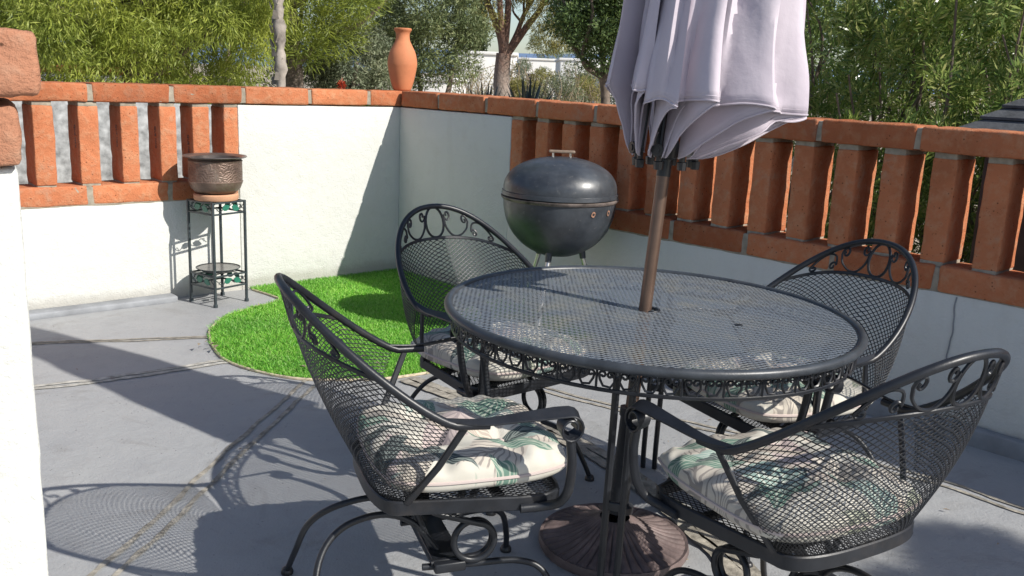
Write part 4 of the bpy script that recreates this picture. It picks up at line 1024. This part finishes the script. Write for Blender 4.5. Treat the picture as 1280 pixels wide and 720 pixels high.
def tree(name, px, depth, label, cat='tree', group='trees beyond the garden wall'):
    return empty(name, ground_at(px, depth), 0, label, cat, group)

# weeping yellow-green tree on the left
t1 = tree('weeping_tree', 150, 9.4, 'feathery yellow green weeping tree filling the corner above the sunlit balustrade')
tb_ = MB()
branch(tb_, (0.2, 0.3, 0), (0.15, 0.35, 2.0), 0.16, 0.11, 0.05, seed=1)
for i in range(9):
    a = i * 0.7; branch(tb_, (0.15, 0.35, 1.1 + 0.09 * i), (1.5 * math.cos(a), 0.3 + 0.9 * math.sin(a), 2.2 + 0.2 * (i % 4)), 0.055, 0.015, 0.2, seed=10 + i)
tb_.build('trunk', M['bark'], t1)
cl = crown(190, 0.0, 0.25, 1.90, 1.85, 1.2, 1.2, 0.13, 0.30, 5, 1.0) + crown(22, 0.0, 0.2, 3.3, 1.7, 1.1, 0.6, 0.3, 0.5, 6)
leaves('crown', M['l_wattle'], t1, cl, 125000, 0.082, 0.0105, 0.75, 1.15, 0.45, seed=2)
tw = MB()
for i in range(14): branch(tw, (-1.5 + 0.03 * i, -0.4, 2.45 - 0.02 * i), (-1.5 + random.uniform(-0.4, 0.5), -0.8 + random.uniform(-0.3, 0.3), 1.72 + random.uniform(0, 0.4)), 0.006, 0.002, 0.3, 5, seed=50 + i)
tw.build('dry_twigs', M['twig'], t1)
# palm trunk
pmt = tree('palm_tree', 351, 9.0, 'grey palm trunk with torn old leaf bases beside the weeping tree')
mb = MB(); zz = np.linspace(0, 5.2, 80); mb.tube([(0.03 * math.sin(z * 1.3), 0, z) for z in zz], [0.050 + 0.012 * math.sin(z * 19) + 0.008 * math.sin(z * 47) for z in zz], 16); mb.build('trunk', M['palebark'], pmt)
bo = MB()
for i in range(110):
    z = 0.3 + 4.7 * i / 110; a = i * 2.4; d = np.array([math.cos(a), math.sin(a), 0]); s = np.array([-math.sin(a), math.cos(a), 0]); w = 0.032
    b0 = d * 0.045 + UPV * z; bo.add([b0 - s * w, b0 + s * w, b0 + d * 0.026 + UPV * 0.07 + s * w * 0.5, b0 + d * 0.030 + UPV * 0.08 - s * w * 0.5, b0 + UPV * 0.03 - s * w * 0.9], [(0, 1, 2, 3), (0, 3, 4)])
bo.build('leaf_base', M['palebark'], pmt, False)
fr = []
for i in range(22):
    a = i * 2.399; elv = random.uniform(-0.3, 0.9)
    for k_ in range(8): t_ = (k_ + 1) / 8; fr.append((math.cos(a) * 1.5 * t_, math.sin(a) * 1.5 * t_, 5.3 + 1.5 * t_ * elv - 0.8 * t_ * t_, 0.2, 0.2, 0.2))
leaves('crown', M['l_hedge'], pmt, fr, 5000, 0.4, 0.03, 0.4, 1, 0.6, seed=3)
# pine
pn = tree('pine_tree', 398, 12.0, 'bright yellow green pine with shaggy rounded boughs behind the palm trunk')
mb = MB(); branch(mb, (-0.35, 0, 0), (-0.2, 0, 3.4), 0.15, 0.09, 0.05, seed=2)
for i in range(7): branch(mb, (-0.28, 0, 1.4 + 0.25 * i), (0.9 * math.cos(i * 2.1), 0.9 * math.sin(i * 2.1), 2.3 + 0.25 * i), 0.05, 0.012, 0.15, seed=20 + i)
mb.build('trunk', M['bark'], pn)
cl = crown(60, -0.1, 0.0, 2.35, 0.85, 0.9, 0.95, 0.18, 0.36, 8, 1.45) + crown(20, 0, 0, 4.0, 1.0, 1.0, 0.7, 0.3, 0.5, 9) + [(-0.05, -0.5, 1.62, 0.32, 0.3, 0.28), (0.15, -0.5, 1.85, 0.3, 0.3, 0.28), (-0.28, -0.4, 1.75, 0.3, 0.3, 0.3)]
leaves('crown', M['l_pine'], pn, cl, 30000, 0.12, 0.010, -0.15, 1.0, 0.9, seed=4)
# olives
def bushy(name, px, depth, mat, label, crowns, n, L, W, seed, bark='bark', trunks=3, th_=1.0, droop=0.05, cat='tree', group='trees beyond the garden wall'):
    r = tree(name, px, depth, label, cat, group); mb = MB()
    for i in range(trunks):
        a = i * 2.1 + seed; branch(mb, (0.1 * math.cos(a), 0.1 * math.sin(a), 0), (0.45 * th_ * math.cos(a), 0.45 * th_ * math.sin(a), 1.5 * th_), 0.07 * th_, 0.03 * th_, 0.15, seed=seed * 10 + i)
    mb.build('trunk', M[bark], r); leaves('crown', mat, r, crowns, n, L, W, droop, 1.0, 0.6, seed=seed); return r
bushy('olive_tree', 436, 12.6, M['l_olive'], 'low silvery olive tree under the pine, left of the clay vase', crown(75, 0, 0, 1.32, 0.62, 0.6, 0.68, 0.10, 0.22, 11) , 19000, 0.07, 0.016, 3)
bushy('olive_tree', 525, 14.5, M['l_olive_dark'], 'broad grey green olive tree directly behind the clay vase', crown(120, 0.05, 0, 2.15, 0.80, 0.9, 1.15, 0.15, 0.30, 12) + crown(40, -0.25, 0.3, 3.6, 1.0, 0.9, 0.6, 0.2, 0.36, 13), 44000, 0.075, 0.018, 4)
bushy('olive_tree', 462, 17.5, M['l_olive_dark'], 'taller dark olive crown showing between the pine and the vase', crown(70, 0, 0, 2.6, 0.9, 0.9, 1.3, 0.2, 0.36, 14), 20000, 0.08, 0.02, 5)
# low clipped green hedge
hg = tree('clipped_hedge', 418, 11.4, 'low fresh green clipped hedge just above the coping left of the vase', 'hedge', None)
leaves('foliage', M['l_hedge'], hg, [(-0.45 + 0.075 * i, 0, 0.6, 0.12, 0.25, 0.44) for i in range(13)], 12000, 0.05, 0.02, -0.3, 1, 0.5, seed=6)
rb_ = tree('red_flower', 427, 11.2, 'single small red flower spike rising above the clipped hedge', 'flower', None)
mb = MB(); mb.tube([(0, 0, 0), (0.01, 0, 1.0), (0, 0, 1.32)], 0.006, 6); mb.build('stem', M['twig'], rb_); leaves('bloom', M['l_red'], rb_, [(0, 0, 1.22, 0.03, 0.03, 0.06)], 120, 0.04, 0.02, 0, 1, 0.5, seed=7)
# cypress, far off
for px, dp, hh, rw_, lab in ((588, 46, 9.0, 0.42, 'slim dark cypress column against the sky, beside the forked gum tree'), (567, 60, 8.0, 0.16, 'very thin far cypress spike against the blue sky')):
    cy = tree('cypress_tree', px, dp, lab); mb = MB(); mb.tube([(0, 0, 0), (0, 0, hh * 0.95)], [0.12, 0.03], 8); mb.build('trunk', M['bark'], cy)
    leaves('crown', M['l_cypress'], cy, [(0, 0, 0.5 + hh * i / 26, rw_ * (1.0 - 0.6 * (i / 26) ** 2), rw_, 0.4) for i in range(26)], 6000, 0.25, 0.08, -0.8, 1, 0.4, seed=8)
# forked gum
gm = tree('gum_tree', 616, 24, 'pale trunked gum tree forking into reddish limbs in front of the white house'); mb = MB()
f_ = np.array([0.05, 0, 1.95]); branch(mb, (0, 0, 0), f_, 0.25, 0.19, 0.04, seed=3); mb.build('trunk', M['gumbark'], gm)
mb = MB(); tips = []
for i, (dx, dy, dz, r) in enumerate(((-1.0, 0.2, 2.2, 0.11), (0.35, -0.2, 2.6, 0.105), (1.25, 0.3, 2.3, 0.10), (0.75, 0.6, 1.5, 0.07), (-0.35, -0.4, 2.5, 0.085))):
    P = branch(mb, f_ - UPV * 0.15, f_ + (dx, dy, dz), r, 0.05, 0.16, seed=30 + i)
    for k_ in range(4):
        s0 = P[len(P) // 2 + k_ * 2]; e = s0 + np.array([random.uniform(-0.9, 0.9), random.uniform(-0.6, 0.6), random.uniform(0.2, 1.0)]); branch(mb, s0, e, 0.035, 0.008, 0.25, 5, seed=60 + i * 5 + k_); tips.append(e)
mb.build('limb', M['gumbark'], gm)
cl = [(*t_, 0.42, 0.42, 0.30) for t_ in tips] + [(1.2, -0.3, 2.45, 0.5, 0.4, 0.3), (1.05, -0.2, 2.15, 0.4, 0.3, 0.2), (1.55, -0.2, 2.75, 0.45, 0.4, 0.4), (1.6, 0, 2.35, 0.35, 0.4, 0.25), (0.9, -0.3, 2.9, 0.45, 0.4, 0.35), (-0.45, -0.3, 3.1, 0.35, 0.35, 0.4), (-0.2, -0.3, 2.75, 0.25, 0.3, 0.25), (1.3, -0.3, 3.3, 0.6, 0.5, 0.45), (0.6, -0.2, 3.6, 0.5, 0.5, 0.4), (0.0, 0, 4.4, 1.4, 1, 0.5), (1.2, 0, 4.3, 1.2, 1, 0.5)]
leaves('crown', M['l_gum'], gm, cl, 26000, 0.12, 0.020, 0.5, 1.1, 0.4, seed=9)
# dark evergreen oak
ok = tree('evergreen_oak', 728, 19, 'dense dark green evergreen oak just left of the umbrella canopy'); mb = MB()
branch(mb, (0.35, 0, 0), (0.15, 0, 1.6), 0.11, 0.09, 0.1, seed=5)
for i in range(6): branch(mb, (0.15, 0, 1.45), (1.1 * math.cos(i * 1.05), 0.8 * math.sin(i * 1.05), 2.6 + 0.2 * i), 0.06, 0.015, 0.2, seed=80 + i)
mb.build('trunk', M['bark'], ok)
cl = crown(130, 0.15, 0, 2.65, 1.05, 1.1, 1.0, 0.18, 0.36, 15, 1.75) + crown(40, 0.3, 0.1, 3.7, 1.3, 1.1, 0.7, 0.3, 0.5, 16) + [(-0.25, -0.5, 1.75, 0.25, 0.25, 0.16), (0.15, -0.6, 1.72, 0.25, 0.25, 0.18), (0.5, -0.4, 1.7, 0.2, 0.2, 0.18)]
leaves('crown', M['l_oak'], ok, cl, 40000, 0.085, 0.03, 0.05, 1.0, 0.6, seed=10)
# oleanders behind the shaded wall
def oleander(s, offn, label, hgt, rx, seed, n=24000):
    p = A0 + DR * s - NR * offn; r = empty('oleander_shrub', (p[0], p[1], -0.03), 0, label, 'shrub', 'oleander shrubs behind the shaded wall')
    mb = MB(); g = random.Random(seed); tips = []
    for i in range(60):
        a = g.uniform(0, 6.28); q = g.uniform(0.15, 1.0) ** 0.6; tip = (rx * q * math.cos(a), rx * q * math.sin(a), hgt * g.uniform(0.30, 1.0) * (1 - 0.22 * q * q)); tips.append(tip)
        if i < 26: branch(mb, (0.15 * math.cos(a), 0.15 * math.sin(a), 0), tip, 0.016, 0.005, 0.2, 5, seed=seed * 100 + i)
    mb.build('stem', M['bark'], r)
    gg = np.random.default_rng(seed); cl_ = []
    for i in range(360):
        z = gg.uniform(0.15, 1.0) * hgt; q = gg.uniform(0, 1) ** 0.45; a = gg.uniform(0, 6.28); rr = rx * (1.0 - 0.25 * (z / hgt) ** 3) * q
        cl_.append((rr * math.cos(a), rr * math.sin(a), z, 0.05, 0.05, 0.10))
    leaves('foliage', M['l_oleander'], r, cl_, n, 0.070, 0.0125, -0.45, 1.0, 0.95, seed=seed); return r
for i, (s, o_, hgt, rx, lab) in enumerate([(2.25, 1.7, 2.75, 0.8, 'glossy oleander shrub behind the wall, partly hidden by the umbrella canopy'), (3.15, 1.75, 2.55, 0.8, 'glossy oleander shrub in full view behind the coping right of the umbrella'),
                            (4.05, 2.75, 2.6, 0.8, 'glossy oleander shrub rising above the dark shingled shed roof'), (3.0, 3.1, 2.9, 0.95, 'taller oleander shrub in the second row beyond the wall, right of the canopy'), (4.6, 4.3, 2.9, 0.9, 'oleander shrub in the second row behind the shed roof')]):
    oleander(s, o_, lab, hgt, rx, 100 + i, 27000)
# shed roof
sd = A0 + DR * 3.45 - NR * 0.75
sh = empty('garden_shed', (sd[0], sd[1], -0.03), 0, 'low shed with dark grey shingled hip roof peeking over the wall under the oleanders', 'shed')
axs = [DR, -NR, UPV]; W_, D_ = 2.4, 1.2; EZ = 1.235
def SP(s, o_, z): return DR * s - NR * o_ + UPV * z
mb = MB(); mb.rbox(SP(W_ / 2, D_ / 2, 0.60), (W_ / 2 - 0.09, D_ / 2 - 0.09, 0.60), axs, 0.01, 0.5); mb.build('shed_wall', M['fascia'], sh)
mb = MB(); mb.rbox(SP(W_ / 2, D_ / 2, EZ - 0.02), (W_ / 2, D_ / 2, 0.030), axs, 0.004, 0.5); mb.build('fascia', M['fascia'], sh)
rf = MB(); NCs = 9; apex_h = 0.50; inset = D_ / 2
for c_ in range(NCs):
    f0, f1 = c_ / NCs, (c_ + 1) / NCs; z0 = EZ + 0.014 + apex_h * f0 + 0.012; z1 = EZ + 0.014 + apex_h * f1
    i0, i1 = inset * f0 - 0.012, inset * f1
    o4 = [SP(i0, i0, z0), SP(W_ - i0, i0, z0), SP(W_ - i0, D_ - i0, z0), SP(i0, D_ - i0, z0)]; i4 = [SP(i1, i1, z1), SP(W_ - i1, i1, z1), SP(W_ - i1, D_ - i1, z1), SP(i1, D_ - i1, z1)]
    b4 = [p - UPV * 0.012 for p in o4]
    rf.add(o4 + i4 + b4, [(k_, (k_ + 1) % 4, 4 + (k_ + 1) % 4, 4 + k_) for k_ in range(4)] + [(8 + k_, 8 + (k_ + 1) % 4, (k_ + 1) % 4, k_) for k_ in range(4)])
rf.build('roof', M['shingle'], sh, False)

# neighbouring white garden wall seen through the left balustrade
def wallbox(name, px0, px1, dp0, dp1, z1, th_, label, coping=True, cat='garden wall', mat='housewhite'):
    a = np.array(ground_at(px0, dp0)); b = np.array(ground_at(px1, dp1)); d = b - a; L = np.linalg.norm(d); d /= L; n_ = np.array([d[1], -d[0], 0]); c = (a + b) / 2
    r = empty(name, a, 0, label, cat); r['kind'] = 'thing'; mb = MB(); mb.rbox(c + UPV * z1 / 2 - n_ * th_ / 2, (L / 2, th_ / 2, z1 / 2), [d, n_, UPV], 0.01, 0.6); mb.build('plaster', M[mat], r, True, a)
    if coping: mb = MB(); mb.rbox(c + UPV * (z1 + 0.055) - n_ * th_ / 2, (L / 2 + 0.02, th_ / 2 + 0.02, 0.052), [d, n_, UPV], 0.01, 0.3, 0.004); mb.build('coping', M['brick'], r, True, a)
    return r
M['dappled'] = simple("painted_dapple_plaster", (0.34, 0.345, 0.34), 0.95, 0, 0.5, 14, 0.5, 40)  # grey mottling paints dappled tree shade into the pale plaster
wallbox('boundary_wall', -420, 330, 6.9, 8.3, 1.06, 0.15, 'mottled pale wall, tree shade painted into its grey, seen in the gaps of the sunlit balustrade', False, mat='dappled')
wallbox('boundary_wall', 60, 215, 13.0, 13.2, 1.20, 0.2, 'white neighbouring wall with brick coping glimpsed below the weeping tree')
# far white houses
def house(px0, px1, dp, z1, depth_, label, arch=None, doors=()):
    a = np.array(ground_at(px0, dp)); b = np.array(ground_at(px1, dp)); L = b[0] - a[0]
    r = empty('white_house', a, 0, label, 'house', 'white houses beyond the trees'); mb = MB(); mb.rbox((L / 2, depth_ / 2, z1 / 2), (L / 2, depth_ / 2, z1 / 2), None, 0.03, 1.0); mb.build('wall', M['housewhite'], r)
    mb = MB(); mb.rbox((L / 2, depth_ / 2, z1 + 0.06), (L / 2 + 0.06, depth_ / 2 + 0.06, 0.06), None, 0.02, 1.0); mb.build('parapet', M['housewhite'], r)
    for (x0, x1, zz0, zz1, rnd) in doors:
        pts = [(x0, zz0), (x1, zz0), (x1, zz1)] + ([((x0 + x1) / 2 + (x1 - x0) / 2 * math.cos(t), zz1 + (x1 - x0) / 2 * math.sin(t)) for t in np.linspace(0.2, math.pi - 0.2, 9)] if rnd else []) + [(x0, zz1)]
        m_ = MB(); n = len(pts); m_.add([(x, -0.012, z) for x, z in pts] + [(x, 0.05, z) for x, z in pts], [tuple(range(n - 1, -1, -1))] + [(i, (i + 1) % n, n + (i + 1) % n, n + i) for i in range(n)]); m_.build('opening', M['dark'], r, False)
    return r
house(561, 634, 36, 2.15, 5, 'blank white house wall behind the forked gum tree', doors=())
house(686, 742, 44, 2.2, 6, 'distant white house with an arched dark doorway under the oak', doors=((0.75, 1.55, 0.03, 1.25, True), (0.1, 0.4, 0.6, 1.2, False)))
house(746, 800, 40, 1.9, 6, 'distant white house wall right of the oak trunk, nearly behind the umbrella', doors=((1.5, 1.8, 0.0, 1.2, False),))
house(636, 690, 55, 2.35, 6, 'farthest white house with a low flat roof, right of the gum trunk', doors=((0.5, 1.0, 0.4, 1.6, False),))
house(515, 566, 30, 1.15, 4, 'low white wall of a house seen under the olive behind the vase')
# desert plants in front of them
def agave(px, dp, sc, label):
    r = tree('agave_plant', px, dp, label, 'agave', 'agaves in the far gardens'); V = []
    for i in range(34):
        a = i * 2.4; e = 0.35 + 1.1 * (i / 34); d = np.array([math.cos(a) * math.cos(e), math.sin(a) * math.cos(e), math.sin(e)]); s = np.array([-math.sin(a), math.cos(a), 0]) * 0.05 * sc
        V += [d * 0.05 * sc - s * 0.6 + UPV * 0.2 * sc, d * 0.35 * sc - s + UPV * 0.2 * sc, d * 0.95 * sc + UPV * 0.2 * sc, d * 0.35 * sc + s + UPV * 0.2 * sc]
    mesh_np('leaf_rosette', np.array(V), np.arange(len(V)).reshape(-1, 4), M['l_agave'], r); return r
agave(600, 21, 1.15, 'spiky dark agave at the foot of the gum trunk, left side'); agave(650, 20, 1.3, 'larger spiky blue grey agave right of the gum trunk')
def shrub(px, dp, w, h_, mat, n, label, seed, L=0.08, Wd=0.02):
    r = tree('garden_shrub', px, dp, label, 'shrub', 'shrubs in the far gardens'); mb = MB(); g = random.Random(seed)
    for i in range(26): a = g.uniform(0, 6.28); q = g.uniform(0.2, 1); branch(mb, (0, 0, 0), (w * q * math.cos(a), w * q * math.sin(a), h_ * g.uniform(0.6, 1.1)), 0.016, 0.006, 0.3, 4, seed=seed * 40 + i)
    mb.build('stem', M['twig'], r)
    if n: leaves('foliage', mat, r, crown(26, 0, 0, h_ * 0.62, w, w, h_ * 0.42, 0.12, 0.25, seed), n, L, Wd, 0, 1, 0.5, seed=seed)
    return r
shrub(590, 26, 0.75, 1.7, M['l_gum'], 900, 'leafless twiggy shrub against the white wall left of the gum', 41)
shrub(577, 27, 0.5, 1.5, M['l_gum'], 600, 'bare straggly shrub near the edge of the blank white house', 42)
shrub(630, 27, 0.45, 1.7, M['l_gum'], 500, 'thin bare shrub just right of the gum trunk', 43)
shrub(665, 27, 1.1, 1.55, M['l_gum'], 8000, 'yellowish bushy shrub between the gum and the oak', 44)
shrub(690, 24, 0.8, 1.5, M['l_olive'], 3000, 'grey green shrub in front of the arched doorway', 45)
shrub(645, 30, 0.7, 1.9, M['l_olive'], 4000, 'grey leafy shrub close behind the larger agave', 48)
shrub(709, 28, 0.7, 1.8, M['l_olive_dark'], 4200, 'upright dark shrub against the white house, left of its arch', 49)
shrub(728, 26, 0.9, 1.6, M['l_gum'], 2600, 'twiggy brown shrub under the oak crown', 46)
shrub(757, 22, 0.6, 1.1, M['l_oak'], 2600, 'small dark shrub at the oak foot beside the umbrella', 47)
# far wooded slope and hills
def ridge(name, mat, dist, base_h, amp, x0, x1, seed, thick):
    N = 90; V = []; F = []
    for i in range(N + 1):
        x = x0 + (x1 - x0) * i / N; hz = base_h + amp * (mnoise.noise(Vector((i * 0.09, seed, 0))) + 0.4 * mnoise.noise(Vector((i * 0.31, seed, 2))))
        V += [(x, dist, -1), (x, dist + thick * 0.5, max(1, hz)), (x, dist + thick, -1)]
    for i in range(N): a = 3 * i; F += [(a, a + 3, a + 4, a + 1), (a + 1, a + 4, a + 5, a + 2)]
    mb = MB(); mb.add(V, F); return mb.build(name, mat, None, True, kind='structure')
ridge('hills', M['hill'], 2600, 72, 26, -3500, 3500, 3.0, 900)
# background trees that close the gaps at the far side of the gardens
for i, (px, dp, hgt, w, mat, lab) in enumerate([(60, 15, 3.2, 1.8, 'l_olive_dark', 'dark tree deep behind the weeping tree, farthest to the left'), (255, 15, 3.2, 1.8, 'l_olive_dark', 'dark tree deep behind the weeping tree, near the palm trunk'),
                                   (690, 62, 5.2, 2.6, 'l_olive_dark', 'faint far tree above the white house roofs'), (860, 20, 3.6, 1.7, 'l_oak', 'dark tree hidden mostly behind the umbrella canopy'), (1035, 16, 3.7, 1.3, 'l_oak', 'dark tree top above the oleanders right of the canopy'),
                                   (1150, 18, 3.9, 1.6, 'l_gum', 'pale dusty tree top above the middle of the oleanders'), (1265, 16, 3.6, 1.3, 'l_gum', 'pale twiggy tree top above the oleanders at the picture edge')]):
    bushy('garden_tree', px, dp, M[mat], lab, crown(60, 0, 0, hgt * 0.58, w, w, hgt * 0.45, 0.25, 0.5, 200 + i), 16000, 0.10, 0.03, 60 + i, th_=1.2)
# the tree beside the patio whose shade falls on the floor at the lower right
sp_ = np.array([1.62, 2.42, 0]) + np.array(tosun) * 6.6
sv = empty('street_tree', (sp_[0] + 0.5, sp_[1] - 0.2, -0.03), 0, 'tree standing outside the picture, seen only by its soft shade on the floor', 'tree', 'trees beyond the garden wall')
cz_ = sp_[2] + 0.03
mb = MB(); branch(mb, (0, 0, 0), (-0.1, 0.1, cz_ - 0.2), 0.12, 0.06, 0.04, seed=9); mb.build('trunk', M['bark'], sv)
leaves('crown', M['l_oak'], sv, crown(10, -0.45, 0.15, cz_, 0.42, 0.30, 0.22, 0.08, 0.18, 77), 4200, 0.11, 0.02, 0.1, 1, 0.5, seed=78)
